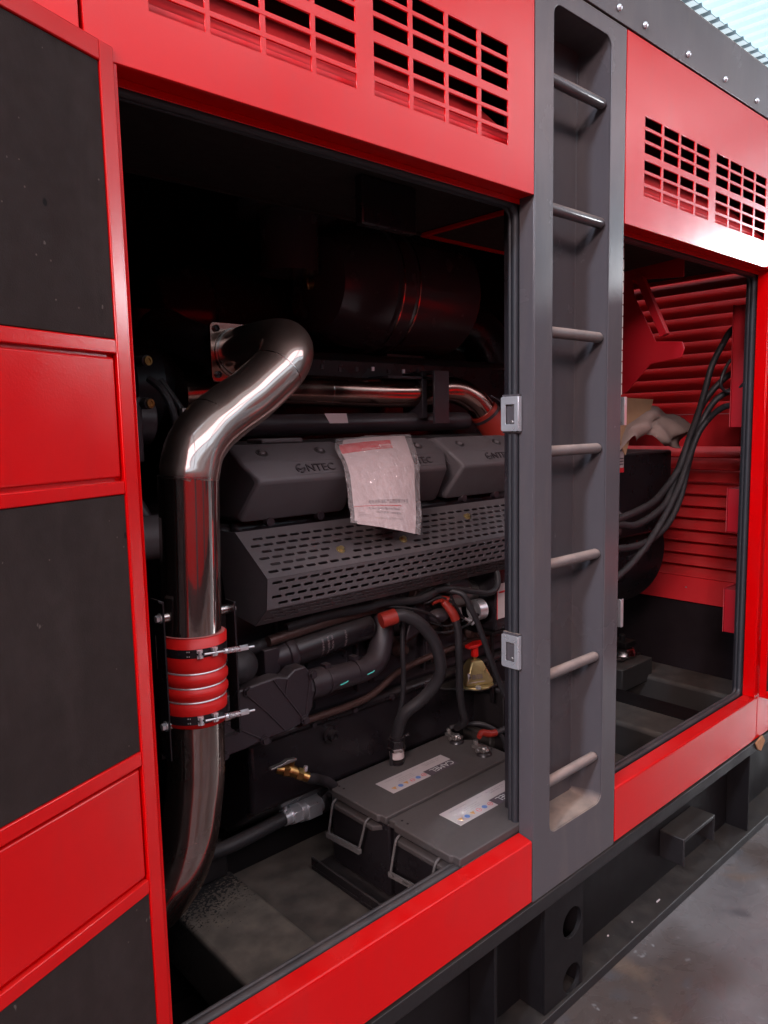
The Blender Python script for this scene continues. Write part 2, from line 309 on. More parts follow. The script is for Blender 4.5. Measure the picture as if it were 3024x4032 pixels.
def tag(o, label=None, cat=None, group=None, kind=None):
    if label: o['label'] = label
    if cat: o['category'] = cat
    if group: o['group'] = group
    if kind: o['kind'] = kind
    return o
def thing(name, loc, label, cat, group=None):
    o = bpy.data.objects.new(name, None); COL.objects.link(o); o.location = loc; o.empty_display_size = .1
    return tag(o, label, cat, group)
def frame(o, u, v):
    u = V(u).normalized(); v = V(v).normalized(); w_ = u.cross(v)
    m = Matrix((u, v, w_)).transposed().to_4x4(); m.translation = V(o); return m
def rrect(x0, y0, x1, y1, r, n=5):
    out = []
    for cx, cy, a in ((x1-r, y1-r, 0), (x0+r, y1-r, 90), (x0+r, y0+r, 180), (x1-r, y0+r, 270)):
        for k in range(n+1):
            t = math.radians(a+90*k/n); out.append((cx+r*math.cos(t), cy+r*math.sin(t)))
    return out
def slot(cx, cy, L, h, n=4): return rrect(cx-L/2, cy-h/2, cx+L/2, cy+h/2, h*.49, n)
def circ(cx, cy, r, n=28): return [(cx+r*math.cos(2*math.pi*k/n), cy+r*math.sin(2*math.pi*k/n)) for k in range(n)]
def ev(ob):
    COL.objects.link(ob); dg = bpy.context.evaluated_depsgraph_get(); dg.update()
    me = bpy.data.meshes.new_from_object(ob.evaluated_get(dg)); d = ob.data
    bpy.data.objects.remove(ob); bpy.data.curves.remove(d); return me
def plate(outer, holes, th, m):             # flat plate in frame m with real holes
    cu = bpy.data.curves.new('c', 'CURVE'); cu.dimensions = '2D'; cu.fill_mode = 'BOTH'; cu.extrude = th/2
    for pts in [outer]+holes:
        sp = cu.splines.new('POLY'); sp.points.add(len(pts)-1)
        for p, q in zip(sp.points, pts): p.co = (q[0], q[1], 0, 1)
        sp.use_cyclic_u = True
    me = ev(bpy.data.objects.new('c', cu)); b = B(); b.add(me, m); bmesh.ops.remove_doubles(b.bm, verts=b.bm.verts, dist=1e-6); bpy.data.meshes.remove(me); return b
def textmesh(body, size, ext=0., align='LEFT', sx=1.):
    cu = bpy.data.curves.new('t', 'FONT'); cu.body = body; cu.size = size; cu.extrude = ext; cu.align_x = align; cu.resolution_u = 3
    me = ev(bpy.data.objects.new('t', cu))
    for v in me.vertices: v.co.x *= sx
    return me
WALL = frame((0, 0, 0), (1, 0, 0), (0, 0, 1))           # u = x, v = z, normal = -y

# ================================================================== SETTING
b = B(); b.box(-14, 30, -14, 14, -.13, -.03)
tag(b.build('floor', 'floor'), kind='structure')
roof = thing('factory_roof', (5, 0, 6.9), 'white corrugated factory roof with skylight seen past the top corner', 'roof')
def roofz(y): return 6.9+.04*y
b = B()
prof = []
x = -14.
while x < 30:
    prof += [(x, 0), (x+.15, 0), (x+.19, .09), (x+.22, .09), (x+.26, 0)]; x += .26
strips = [(-14, -12.5), (-4.8, -2.4), (-1.2, 2.5), (3.7, 14)]
for y0, y1 in strips:
    b.loft([[V((px, y0, roofz(y0)+pz)) for px, pz in prof], [V((px, y1, roofz(y1)+pz)) for px, pz in prof]], cap=False, closed=False)
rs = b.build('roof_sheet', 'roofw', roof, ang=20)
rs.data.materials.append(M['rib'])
for pgn in rs.data.polygons:
    if abs(pgn.normal.z) < .97: pgn.material_index = 1
sky = bpy.data.materials.new('skylight_panel'); sky.use_nodes = True
sb = sky.node_tree.nodes['Principled BSDF']; sb.inputs['Base Color'].default_value = (.8, .85, .9, 1); sb.inputs['Emission Color'].default_value = (.62, .86, 1, 1); sb.inputs['Emission Strength'].default_value = 1.55
M['sky'] = sky
M['sky2'] = mat('bluish_skylight_sheet', (.7, .8, .85), .5, emit=((.62, .86, 1.0), .95), var=.25, vscale=5)
for y0, y1 in ((-12.5, -4.8), (-2.4, -1.2), (2.5, 3.7)):
    b = B(); b.loft([[V((px, y0, roofz(y0)+pz*.6+.01)) for px, pz in prof], [V((px, y1, roofz(y1)+pz*.6+.01)) for px, pz in prof]], cap=False, closed=False); b.build('skylight', 'sky2' if y0 > 2 else 'sky', roof)
for yb in (-8.2, 1.2, 2.4, 3.8, 9.0):
    b = B(); b.box(-14, 30, yb-.03, yb+.03, roofz(yb)-.26, roofz(yb)-.06); b.box(-14, 30, yb-.09, yb+.09, roofz(yb)-.28, roofz(yb)-.26); b.build('purlin', 'roofbeam', roof)
for xb in (-8, -1, 6, 13, 20, 27):
    b = B(); b.box(xb-.08, xb+.08, -14, 14, 6.05, 6.1); b.box(xb-.01, xb+.01, -14, 14, 6.1, 6.35); b.box(xb-.08, xb+.08, -14, 14, 6.35, 6.38); b.build('rafter', 'roofbeam', roof)
def hallwall(name, x0, x1, y0, y1, lab):
    b = B(); b.box(x0, x1, y0, y1, -.03, 6.2); tag(b.build(name, mat(name+'_sheet', (.34, .36, .38), .6)), kind='structure')
hallwall('wall_back', -14, 30, 14, 14.1, ''); hallwall('wall_front', -14, 30, -14.1, -14, ''); hallwall('wall_left', -14.1, -14, -14, 14, ''); hallwall('wall_right', 30, 30.1, -14, 14, '')

# the neighbouring generator set across the aisle (it is what the polished pipes mirror)
ng = thing('neighbouring_generator', (1.5, -6.4, -.03), 'red generator enclosure standing across the aisle', 'generator')
b = B(); b.box(-7.2, .2, -7.6, -5.3, .30, 2.75); b.box(.75, 3.3, -7.6, -5.3, .30, 2.75); b.box(3.85, 7.5, -7.6, -5.3, .3, 2.75); b.build('red_panel', 'red', ng, bev=.01)
b = B(); b.box(.2, .75, -7.6, -5.32, .3, 2.75); b.box(3.3, 3.85, -7.6, -5.32, .3, 2.75); b.box(-4.25, 7.55, -7.62, -5.28, 2.75, 2.93); b.build('grey_post', 'grey', ng)
b = B(); b.box(-4.2, 7.5, -7.6, -5.3, -.03, .3); b.box(5.0, 6.8, -5.31, -5.297, .9, 1.7); b.build('black_base', 'black', ng)

# ================================================================== ENCLOSURE
EN = thing('generator_enclosure', (1.7, 0, .385), 'red and dark grey generator enclosure with a ladder recess between two open doorways', 'generator enclosure')
def grille(groups, zs, h=.0265):
    H = []
    for cols in groups:
        for (a, c) in cols:
            for z in zs: H.append([(a, z), (c, z), (c, z+h), (a, z+h)])
    return H
ZS = (2.3455, 2.382, 2.4180, 2.4655, 2.502, 2.538)
gA = [[(.5685, .665), (.6756, .7724), (.784, .8815), (.893, .989)], [(1.036, 1.131), (1.144, 1.238), (1.2505, 1.344), (1.358, 1.452)]]
gB = [[(2.080, 2.178), (2.192, 2.284), (2.298, 2.388), (2.402, 2.493)], [(2.544, 2.6365), (2.650, 2.742), (2.756, 2.848), (2.862, 2.954)]]
def panel(x0, x1, groups):
    m = WALL.copy(); m.translation = V((0, .002, 0))
    b = plate([(x0, 2.252), (x1, 2.252), (x1, 2.7655), (x0, 2.7655)], grille(groups, ZS), .004, m)
    b.box(x0, x1, .004, .046, 2.252, 2.255)          # lip folded inwards
    b.box(x0, x1, .043, .046, 2.2385, 2.252)
    b.box(x0, x0+.003, .004, .03, 2.255, 2.7655); b.box(x1-.003, x1, .004, .03, 2.255, 2.7655)
    return b.build('vent_panel', 'red', EN, bev=.0012)
panel(.4635, 1.5535, gA); panel(1.9765, 3.0585, gB); panel(-1.2, .4575, []); panel(3.0625, 4.16, [])
# duct behind the grilles
for x0, x1 in ((.47, 1.55), (1.98, 3.05)):
    b = B(); b.box(x0, x1, .030, .033, 2.305, 2.372); b.build('duct_flange', 'redin', EN)
    b = B(); b.prism([(.036, 2.372), (.20, 2.535), (.20, 2.531), (.036, 2.368)], x0, x1); b.build('duct_plate', 'redin', EN)
    b = B(); b.box(x0, x1, .21, .23, 2.52, 2.92); b.box(x0, x1, .03, .21, 2.72, 2.74); b.build('duct_lining', 'deep', EN)
# acoustic ceiling box under the ducts, dark sheets framed in red
b = B(); b.box(.3, 1.748, .114, .585, 2.308, 2.32); b.box(1.772, 3.2, .114, .585, 2.308, 2.32); b.box(.3, 3.2, .585, .597, 2.30, 2.75); b.build('ceiling_lining', 'foam', EN)
for xx in (1.76, 2.2):
    b = B(); b.box(xx-.008, xx+.008, .114, .59, 2.296, 2.3065); b.build('ceiling_trim', 'red', EN)
b = B(); b.box(1.769, 3.2, .584, .592, 2.296, 2.306); b.build('ceiling_trim', 'red', EN)
# top band with bolts
b = B(); b.box(-1.2, 4.16, -.003, .02, 2.7695, 2.935); b.prism([(-.003, 2.935), (-.003, 2.938), (2.0, 2.945), (2.0, 2.90), (.03, 2.90), (.02, 2.935)], -1.2, 4.16)
band = b.build('top_band', 'grey', EN, bev=.002)
b = B(); b.box(-1.2, 4.16, .004, .02, 2.755, 2.7695); b.build('band_gap', 'deep', EN)
bolt0 = None
for xx in (.37, .63, .888, 1.146, 1.404, 1.664, 1.9226, 2.0601, 2.3183, 2.577, 2.8322, 3.09, 3.35):
    if bolt0 is None:
        b = B(); b.lathe([(0, .0085), (.001, .0095), (.004, .009), (.007, .007), (.0085, .0038), (.0065, .003), (.005, .0028)], (xx, -.003, 2.801), (0, -1, 0), 20)
        bolt0 = b.build('bolt', 'zinc', band); bx = xx
    else:
        c = bolt0.copy(); COL.objects.link(c); c.location.x += xx-bx
# walls, back, roof
b = B(); b.box(-1.2, 3.25, 1.98, 2.0, .385, 2.93); b.box(3.25, 4.16, 1.98, 2.0, .385, .75); b.box(3.25, 4.16, 1.98, 2.0, 1.72, 2.93); b.box(-1.2, -1.18, 0.0, 2.0, .385, 2.93); b.box(-1.2, 4.16, .25, 1.98, 2.80, 2.815); b.build('back_wall_lining', 'deep', EN)
b = B(); b.box(-1.2, .4575, .0, .004, .385, 2.25); b.build('side_panel', 'red', EN)
# sills
def sill(x0, x1):
    b = B(); b.prism([(0, .393), (0, .566), (.003, .570), (.045, .577), (.045, .39), (.04, .39), (.04, .573), (.004, .562), (.004, .393)], x0, x1)
    return b.build('sill', 'red', EN, bev=.0025, segs=3)
sill(-1.2, 1.5535); sill(1.9765, 3.0575); sill(3.0625, 4.16)
# jamb right of second doorway
b = B(); b.box(3.028, 3.0585, 0, .004, .576, 2.252); b.box(3.028, 3.031, .004, .047, .576, 2.252); b.box(3.0625, 4.16, 0, .004, .576, 2.252); b.build('door_jamb', 'red', EN, bev=.001)
b = B(); b.box(.44, .512, 0.002, .045, .566, 2.252); b.build('door_jamb', 'red', EN, bev=.001)
# rubber seals
def seal(x0, x1, z0, z1):
    r = .03
    pts = []
    for cx, cz, a in ((x1-r, z1-r, 0), (x0+r, z1-r, 90), (x0+r, z0+r, 180), (x1-r, z0+r, 270)):
        for k in range(4):
            t = math.radians(a+30*k); pts.append((cx+r*math.cos(t), .064, cz+r*math.sin(t)))
    b = B(); b.tube(pts, .0115, n=14, smooth=1, close=True)
    q = [(p[0]+(-.004 if p[0] > (x0+x1)/2 else .004), .078, p[2]+(-.004 if p[2] > (z0+z1)/2 else .004)) for p in pts]
    b2 = B(); b2.tube(q, .006, n=10, smooth=1, close=True); me = bpy.data.meshes.new('q'); b2.bm.to_mesh(me); b.add(me)
    o = b.build('door_seal', 'rubber', EN); return o
seal(.49, 1.5625, .566, 2.243); seal(1.985, 3.034, .572, 2.243)
# inner frame behind the seals
b = B(); b.box(.44, 3.2, .048, .09, .50, .555); b.box(1.60, 1.99, .112, .13, .39, 2.75); b.box(.44, .488, .05, .2, .39, 2.3); b.box(3.03, 3.2, .05, .09, .39, 2.3); b.box(.44, 1.62, .05, .09, 2.256, 2.30); b.box(1.93, 3.2, .05, .09, 2.256, 2.30); b.build('inner_frame', 'black', EN)
# ladder post
post_m = WALL.copy(); post_m.translation = V((0, .002, 0))
b = plate([(1.5575, .388), (1.9725, .388), (1.9725, 2.7655), (1.5575, 2.7655)], [rrect(1.633, .557, 1.897, 2.72, .03, 7)], .004, post_m)
b.box(1.5575, 1.5605, .004, .048, .388, 2.7655); b.box(1.9695, 1.9725, .004, .1, .388, 2.7655)
post = b.build('ladder_post', 'grey', EN, bev=.0015, segs=3)
b = B()
rr = rrect(1.633, .557, 1.897, 2.72, .03, 7); rb = rrect(1.633, .557, 1.897, 2.72, .012, 7)
b.loft([[V((p[0], .004, p[1])) for p in rr], [V((p[0], .03, p[1])) for p in rr], [V((p[0], .108, p[1])) for p in rb]], cap=False)
b.box(1.62, 1.91, .108, .111, .55, 2.73); rec = b.build('ladder_recess', 'grey', post)
b = B(); b.tube([(1.8955, .1075, .56), (1.8955, .1075, 2.7)], .0022, n=6, smooth=1); b.build('weld_seam', 'grey', rec)
for i, z in enumerate((.6945, 1.0055, 1.3145, 1.621, 1.932, 2.2425, 2.5545)):
    if i == 0:
        b = B(); b.tube([(1.634, .0235, z), (1.884, .0235, z), (1.892, .0235, z), (1.8955, .0235, z)], [.0148, .0148, .012, .0065], n=22, smooth=1); rung = b.build('rung', 'tan', post, ang=60)
    else:
        c = rung.copy(); COL.objects.link(c); c.location.z += z-.6945
        if z > 2: c.data = rung.data.copy(); c.data.materials[0] = M['grey']
# latch strikers
def striker(x, z0, z1, ys=(.038, .093), tilt=0.):
    m = frame((x, ys[0], z0), (0, 1, 0), (0, 0, 1)); H = z1-z0; W = ys[1]-ys[0]
    b = plate(rrect(0, 0, W, H, .006), [rrect(.012, .018, W-.014, H-.020, .002)], .003, m)
    b.box(x-.001, x+.012, ys[0]-.0015, ys[0]+.0015, z0, z1); b.box(x-.001, x+.013, ys[1]-.003, ys[1], z0+.002, z1-.002)
    o = b.build('latch_striker', 'zinc', EN, bev=.0012)
    b = B(); b.lathe([(0, .006), (.003, .006), (.005, .003)], (x+.011, ys[0]+.026, z0+.024), (-1, 0, 0), 14); b.lathe([(0, .006), (.003, .006), (.005, .003)], (x+.011, ys[0]+.026, z1-.022), (-1, 0, 0), 14)
    b.build('screw', 'lead', o)
for z_ in (1.672, 1.039):
    b = B(); b.box(1.548, 1.556, .04, .094, z_, z_+.0995); b.build('striker_backing', 'grey', EN)
striker(1.541, 1.677, 1.766); striker(1.541, 1.044, 1.134)
striker(2.078, 1.684, 1.770, (.05, .085)); striker(2.078, 1.05, 1.14, (.05, .085))
b = B(); b.box(1.974, 2.08, .084, .088, 1.70, 1.755); b.box(1.974, 2.08, .084, .088, 1.065, 1.125); b.build('striker_bracket', 'grey', EN)

# doors ------------------------------------------------------------
def make_door(name, O, u, nrm, W, z0, z1, lab):
    # frame: s along u from hinge, z up, nrm = outward normal of the inner face
    u = V(u).normalized(); nrm = V(nrm).normalized()
    m = Matrix((u, nrm, V((0, 0, 1)))).transposed().to_4x4(); m.translation = V(O)
    b = B(); b.box(0, W, -.040, -.012, z0, z1, m)
    def bar(s0, s1, a, c, hgt=0.): b.box(s0, s1, -.012, hgt, a, c, m)
    bar(0, .028, z0, z1); bar(W-.028, W, z0, z1); bar(.028, W-.028, z1-.030, z1); bar(.028, W-.028, z0, z0+.03)
    for a, c in ((1.817, 1.839), (1.600, 1.621), (1.151, 1.1755), (.927, .951)): bar(.028, W-.028, a, c, -.0015)
    door = b.build(name, 'red', EN, bev=.002, segs=2); door['label'] = lab
    for a, c in ((1.6225, 1.8155), (.9525, 1.1495)):
        b = B(); b.box(.031, W-.031, -.012, -.005, a+.004, c-.004, m); b.build('raised_red_panel', 'red', door, bev=.004, segs=3)
    for a, c in ((z0+.031, .926), (1.1765, 1.599), (1.840, z1-.0305)):
        b = B(); b.box(.0285, W-.0285, -.0115, -.0035, a, c, m); b.build('foam_panel', 'foam', door, bev=.001)
    for z in (.75, 1.38, 2.0):
        b = B(); b.cyl(m @ V((-.004, -.03, z-.05)), m @ V((-.004, -.03, z+.05)), .008); b.build('hinge', 'black', door)
    return door
make_door('open_door', (.505, -.004, 0), (-.926, -.376, 0), (.376, -.926, 0), 1.06, .545, 2.272, 'open door at the left edge with black damping sheets between red bands')
make_door('open_door', (3.052, -.006, 0), (.0, -1, 0), (-1, 0, 0), .80, .575, 2.272, 'open door at the right edge seen almost edge on')

# louvred end wall
X0 = 4.1
b = B(); b.box(X0, X0+.03, -.0, .30, .3, 2.8); b.box(X0, X0+.03, 1.9, 1.98, .3, 2.8); b.box(X0, X0+.03, .3, 1.9, 2.46, 2.8); b.box(X0, X0+.03, .3, 1.9, 1.545, 1.722)
b.box(X0-.002, X0+.03, .05, 1.98, .68, .80); b.prism([(X0-.03, .66), (X0-.002, .80), (X0, .80), (X0, .66)], .05, 1.98, axis='y')
louv = b.build('louvre_wall', 'redin', EN, bev=.002)
b = B(); b.box(X0+.005, X0+.029, .001, 1.97, .021, .679); b.build('lower_end_panel', 'deep', EN)
def slat(z): return [(X0+.075, z+.060), (X0+.050, z+.046), (X0+.020, z+.030), (X0-.006, z+.012), (X0-.013, z+.003), (X0-.009, z-.001), (X0+.002, z+.006), (X0+.024, z+.026), (X0+.053, z+.042), (X0+.077, z+.056)]
zz = [1.725+.0668*i for i in range(11)]+[.80+.0685*i for i in range(11)]
for i, z in enumerate(zz):
    tall = [(X0+.060, z+.078), (X0+.040, z+.060), (X0+.014, z+.034), (X0, z+.004), (X0-.004, z), (X0+.001, z-.002), (X0+.018, z+.030), (X0+.044, z+.056), (X0+.063, z+.075)]
    b = B(); b.prism(tall if z > 1.6 else slat(z), .30, 1.9, axis='y'); b.build('louvre_slat', 'redin', louv)
b = B(); b.box(X0+.13, X0+.14, .2, 1.95, .7, 1.62); b.build('gap_shade_sheet', 'reddark', louv)  # dark sheet added so the gaps between lower slats look shaded
for yy, zz_ in ((.80, .735), (1.45, 2.55)):
    b = B(); b.lathe([(0, .010), (.006, .010), (.012, .006)], (X0-.003, yy, zz_), (-1, 0, 0), 14); b.build('screw', 'zinc', louv)
# red cable boxes inside the right jamb
for k, (z0, z1, y1, ztop) in enumerate(((1.66, 2.16, .205, 2.16), (1.215, 1.40, .205, 1.40), (.775, .965, .205, .965))):
    b = B(); b.prism([(3.20, z0), (3.34, z0+(.0)), (3.34, z1), (3.20, z1)], .092, y1, axis='y'); b.box(3.195, 3.36, .205, .209, z0+.0, z1+.004)
    b.build('hinge_box', 'reddark', EN, bev=.002)
b = B(); b.prism([(.14, 2.20), (.34, 2.22), (.33, 2.16), (.24, 1.985), (.14, 1.975), (.13, 1.95), (.14, 1.92), (.26, 1.905), (.35, 1.81), (.45, 1.76), (.45, 2.25), (.14, 2.27)], 2.62, 2.624); b.build('gusset_plate', 'reddark', EN, bev=.001)
b = B(); b.box(2.595, 2.62, .235, .262, 1.99, 2.23, Matrix.Translation((2.6, .25, 2.11)) @ Matrix.Rotation(math.radians(-25), 4, 'X') @ Matrix.Translation((-2.6, -.25, -2.11))); b.build('gusset_brace', 'reddark', EN, bev=.001)
b = B()
for i in range(14): b.box(2.148, 2.162, .108, .12, 1.78+.035*i, 1.78+.035*i+.031)
b.build('trunking', 'cream', EN)

# ================================================================== SKID
SK = thing('skid_frame', (1.7, 0, -.03), 'black steel base frame under the enclosure with round pocket plate and lifting handle', 'base frame')
b = B(); b.box(-1.2, 4.16, -.003, .10, .343, .3845); b.build('upper_flange', 'skid', SK, bev=.002)
b = B(); b.box(-1.2, 4.16, -.004, .11, -.03, .004); b.build('lower_flange', 'skid', SK, bev=.003)
b = B(); b.box(-1.2, 4.16, .095, .11, .004, .343); b.build('web', 'skiddark', SK)
b = plate([(1.6225, .006), (1.8155, .006), (1.8155, .342), (1.6225, .342)], [circ(1.758, .228, .047), circ(1.758, .050, .044)], .012, (lambda m: (setattr(m, 'translation', V((0, .012, 0))), m)[1])(WALL.copy()))
b.box(1.6225, 1.6325, .018, .095, .006, .342); b.box(1.8055, 1.8155, .018, .095, .006, .342); b.build('pocket_plate', 'skiddark', SK, bev=.002)
for xx in (1.40, 3.02):
    b = B(); b.box(xx, xx+.01, .005, .0945, .006, .342); b.build('stiffener', 'skiddark', SK, bev=.002)
b = B(); b.prism([(2.45, .205), (2.70, .205), (2.70, .10), (2.69, .10), (2.69, .19), (2.46, .19), (2.46, .10), (2.45, .10)], .0, .095, axis='y'); b.build('lifting_handle', 'skid', SK, bev=.004)
b = B(); b.prism([(3.035, .385), (3.10, .40), (3.13, .37), (3.09, .335), (3.06, .35)], -.012, -.004, axis='y'); b.build('rusty_chip', 'rusty', SK, bev=.003)
# deck
b = B(); b.box(.84, 1.06, .11, .765, .18, .36); b.build('cross_member', 'soot', SK, bev=.012, segs=3)
b = B(); b.box(1.06, 2.35, .11, 1.0, .27, .335); b.build('deck_plate', 'beam', SK)
b = B(); b.box(-1.2, 4.16, .12, 1.98, .0, .02); b.box(-1.2, 4.16, 1.96, 1.98, .02, .384); b.box(-1.2, -1.18, .12, 1.96, .02, .384); b.build('bottom_plate', 'deep', SK)
for x0, x1 in ((2.90, 3.27), (3.55, 3.80), (2.42, 2.62)):
    b = B(); b.box(x0, x1, .11, .90, .16, .36); b.build('cross_member', 'beam', SK, bev=.02, segs=3)
b = B(); b.box(3.113, 3.2585, .11, .90, .3605, .364); b.build('wear_strip', 'skiddark', SK, bev=.001)
b = B(); b.box(-1.2, 2.4, .766, .80, .02, .42); b.build('inner_rail', 'skiddark', SK)
b = B(); b.box(4.26, 4.30, .11, 1.9, .34, .38); b.build('rail', 'skid', SK)
b = B(); b.box(.86, .92, .752, .766, .36, .364); b.build('weld_bead', 'lead', SK)
# battery tray
b = B(); b.box(1.262, 1.90, .08, .62, .3355, .348); b.box(1.262, 1.270, .08, .62, .348, .375); b.build('battery_tray', 'black', SK, bev=.002)
# small litter on the flange
for (xx, yy, sx) in ((2.05, .06, .006), (2.17, .04, .004), (2.33, .035, .022)):
    b = B(); b.box(xx, xx+sx, yy, yy+.004, .004, .007); tag(b.build('metal_shaving', 'label'), {.006: 'tiny pale crumb on the lower base flange left of the handle', .004: 'smallest pale crumb on the lower base flange', .022: 'thin white sliver on the lower base flange below the handle'}[sx], 'debris')

# ================================================================== ENGINE
EG = thing('diesel_engine', (1.7, 1.0, .42), 'large dark grey diesel engine with ribbed valve covers inside the left doorway', 'engine')
b = B(); b.box(1.0, 2.9, .62, 1.6, .82, 1.44); b.box(1.02, 2.9, .575, .62, 1.40, 1.45); b.build('engine_block', 'engine', EG, bev=.02)
b = B(); b.prism([(.60, .60), (.60, .825), (1.5, .825), (1.5, .60), (1.35, .48), (.75, .48)], 1.05, 2.6); b.prism([(.585, .80), (.585, .83), (.62, .83), (.62, .80)], 1.04, 2.6); b.build('oil_pan', 'black', EG, bev=.012)
b = B(); b.lathe([(0, .028), (.01, .028), (.012, .018), (.03, .018), (.03, .010), (.02, .009)], (1.334, .60, .757), (0, -1, 0), 20); b.build('drain_plug', 'black', EG)
for i in range(3):
    b = B(); b.box(1.15+.3*i, 1.16+.3*i, .60, .625, .86, 1.38); b.box(1.1+.3*i, 1.34+.3*i, .595, .62, 1.18-.02*i, 1.20-.02*i); b.build('block_rib', 'engine', EG, bev=.004)
for i in range(9):
    b = B(); b.hexn((1.10+.16*i, .586, .815), (1.10+.16*i, .574, .815), .009); b.build('pan_bolt', 'engine', EG)
for i in range(4):
    x = 1.24+.26*i
    b = B(); b.box(x, x+.17, .598, .612, .875, 1.01); cvp = b.build('side_cover', 'engine', EG, bev=.005)
    for dx, dz in ((.015, .015), (.155, .015), (.015, .12), (.155, .12)):
        b = B(); b.hexn((x+dx, .599, .875+dz), (x+dx, .588, .875+dz), .008); b.build('cover_bolt', 'engine', cvp)
b = B(); b.tube([(1.20, .56, .845), (1.45, .56, .85), (1.60, .565, .90), (1.80, .565, .92), (2.1, .57, .92)], .011, n=12); b.build('oil_line', 'cast', EG)
b = B(); b.tube([(1.08, .53, 1.12), (1.30, .53, 1.135), (1.50, .53, 1.14)], .015, n=12); b.build('fuel_line', 'cast', EG)
for x, z in ((1.56, 1.02), (1.62, .97), (1.86, .99), (1.98, .95)):
    b = B(); b.lathe([(0, .026), (.012, .030), (.03, .022), (.035, .012), (.05, .012)], (x, .60, z), (0, -1, 0), 20); b.build('block_plug', 'cast', EG)
# valve covers
vc0 = None
def cover_mesh(x0):
    b = B()
    W = .372
    # (y, z, inset left, inset right)
    P = [(.56, 1.452, .012, .010), (.535, 1.452, .010, .008), (.528, 1.462, .008, .006), (.463, 1.556, .026, .024), (.463, 1.566, .028, .026), (.498, 1.609, .0, .0), (.504, 1.615, .0, .0), (.566, 1.651, .002, .002), (.580, 1.655, .004, .004), (.70, 1.64, .01, .01), (.72, 1.60, .012, .012), (.72, 1.452, .012, .010)]
    A = [V((x0+l, y, z)) for y, z, l, r in P]; C_ = [V((x0+W-r, y, z)) for y, z, l, r in P]
    # end caps pulled in for rounded shoulders
    A2 = [p+V((.016, .0, 0)) for p in A]; C2 = [p-V((.016, 0, 0)) for p in C_]
    cen = V((0, .60, 1.54))
    def shrink(p, k): q = p.copy(); q.y += (cen.y-p.y)*k; q.z += (cen.z-p.z)*k; return q
    A1 = [shrink(p, .10) for p in A]; C1 = [shrink(p, .10) for p in C_]
    Am = [shrink(a.lerp(c, .3), .03) for a, c in zip(A, A2)]; Cm = [shrink(a.lerp(c, .3), .03) for a, c in zip(C_, C2)]
    b.loft([A1, Am, A2, C2, Cm, C1])
    # bolt pockets on the upper slope are black discs laid on later
    return b
def slope(x0):   # frame on the label face and on the upper face
    lab = frame((x0, .4655, 1.569), (1, 0, 0), V((0, .0355, .043)).normalized())
    up = frame((x0, .504, 1.6152), (1, 0, 0), V((0, .062, .036)).normalized())
    return lab, up
for i, x0 in enumerate((1.000, 1.389, 1.781, 2.172)):
    b = cover_mesh(x0); vc = b.build('valve_cover', 'cover', EG, ang=24)
    vc.modifiers.new('bevel', 'BEVEL').width = .004; vc.modifiers['bevel'].segments = 2; vc.modifiers['bevel'].angle_limit = math.radians(22)
    lab, up = slope(x0)
    for k, ox in enumerate((.085, .278)):
        c = up @ V((ox, .034, 0)); nn = (up.to_3x3() @ V((0, 0, 1)))
        b = B(); b.lathe([(-.004, .0175), (.0006, .0175), (.0012, .0165), (.0008, .015), (.0006, .0001)], c, nn, 26); b.build('pocket_shade_disc', 'black', vc)  # flat black disc paints the shade inside a bolt pocket
        b = B(); b.lathe([(.0004, .0105), (.003, .0100), (.0065, .0065), (.0078, .0008)], c, nn, 20); b.build('bolt', 'guard', vc)
    t = textmesh('NTEC', .034, .0022, sx=1.12)
    b = B(); b.add(t, lab @ Matrix.Translation((.190, .013, .001)))
    # circular arrow emblem
    for a0, a1 in ((70, 250), (250, 395)):
        n = 14; cx, cy = .172, .0245
        ro, ri = .0150, .0110
        pts = [(cx+ro*math.cos(math.radians(a0+(a1-a0-22)*k/n)), cy+ro*math.sin(math.radians(a0+(a1-a0-22)*k/n))) for k in range(n+1)]+[(cx+ri*math.cos(math.radians(a0+(a1-a0-22)*k/n)), cy+ri*math.sin(math.radians(a0+(a1-a0-22)*k/n))) for k in range(n, -1, -1)]
        b.prism(pts, 0, .003, axis='z', m=lab)
    b.prism([(.163, .023), (.172, .019), (.182, .023), (.182, .0265), (.172, .0225), (.163, .0265)], 0, .003, axis='z', m=lab)
    b.build('raised_lettering', 'engine', vc)
    b = B(); b.box(.125, .355, .0485, .0495, 0, .0012, lab); b.box(.150, .352, .004, .005, 0, .0012, lab); b.box(.352, .353, .004, .049, 0, .0012, lab); b.build('badge_outline', 'cover', vc)
    for ox in (.10, .27):
        b = B(); b.cyl((x0+ox, .525, 1.447), (x0+ox, .545, 1.447), .012); b.build('flange_bolt', 'engine', vc)
b = B(); b.box(1.13, 1.27, .60, .68, 1.655, 1.668); b.build('lifting_tab', 'guard', EG, bev=.004)
# perforated heat guard
GD_top = frame((0, .502, 1.433), (1, 0, 0), V((0, -.142, -.101)))
Lt = math.hypot(.142, .101)
gx0, gx1 = .975, 2.62
holes = []
brassx = (1.2407, 1.4745, 1.8055, 2.2)
brasst = (.678, .678, .367, .5)
for r_, t in enumerate((.195, .333, .469, .603, .74, .876)):
    x = 1.0245 if r_ % 2 == 0 else 1.005
    while x < gx1-.03:
        if not any(abs(x-bx_) < .034 and abs(t-bt) < .09 for bx_, bt in zip(brassx, brasst)):
            holes.append(slot(x, t*Lt, .030, .0092))
        x += .0385
b = plate([(gx0, 0), (gx1, 0), (gx1, Lt), (gx0, Lt)], holes, .003, GD_top)
Fr = frame((0, .360, 1.332), (1, 0, 0), V((0, .008, -.0765))); Lf = .0769
h2 = []
for r_, t in enumerate((.012, .030, .048, .066)):
    x = 1.004 if r_ % 2 == 0 else 1.023
    while x < gx1-.03: h2.append(slot(x, t, .030, .0078)); x += .0385
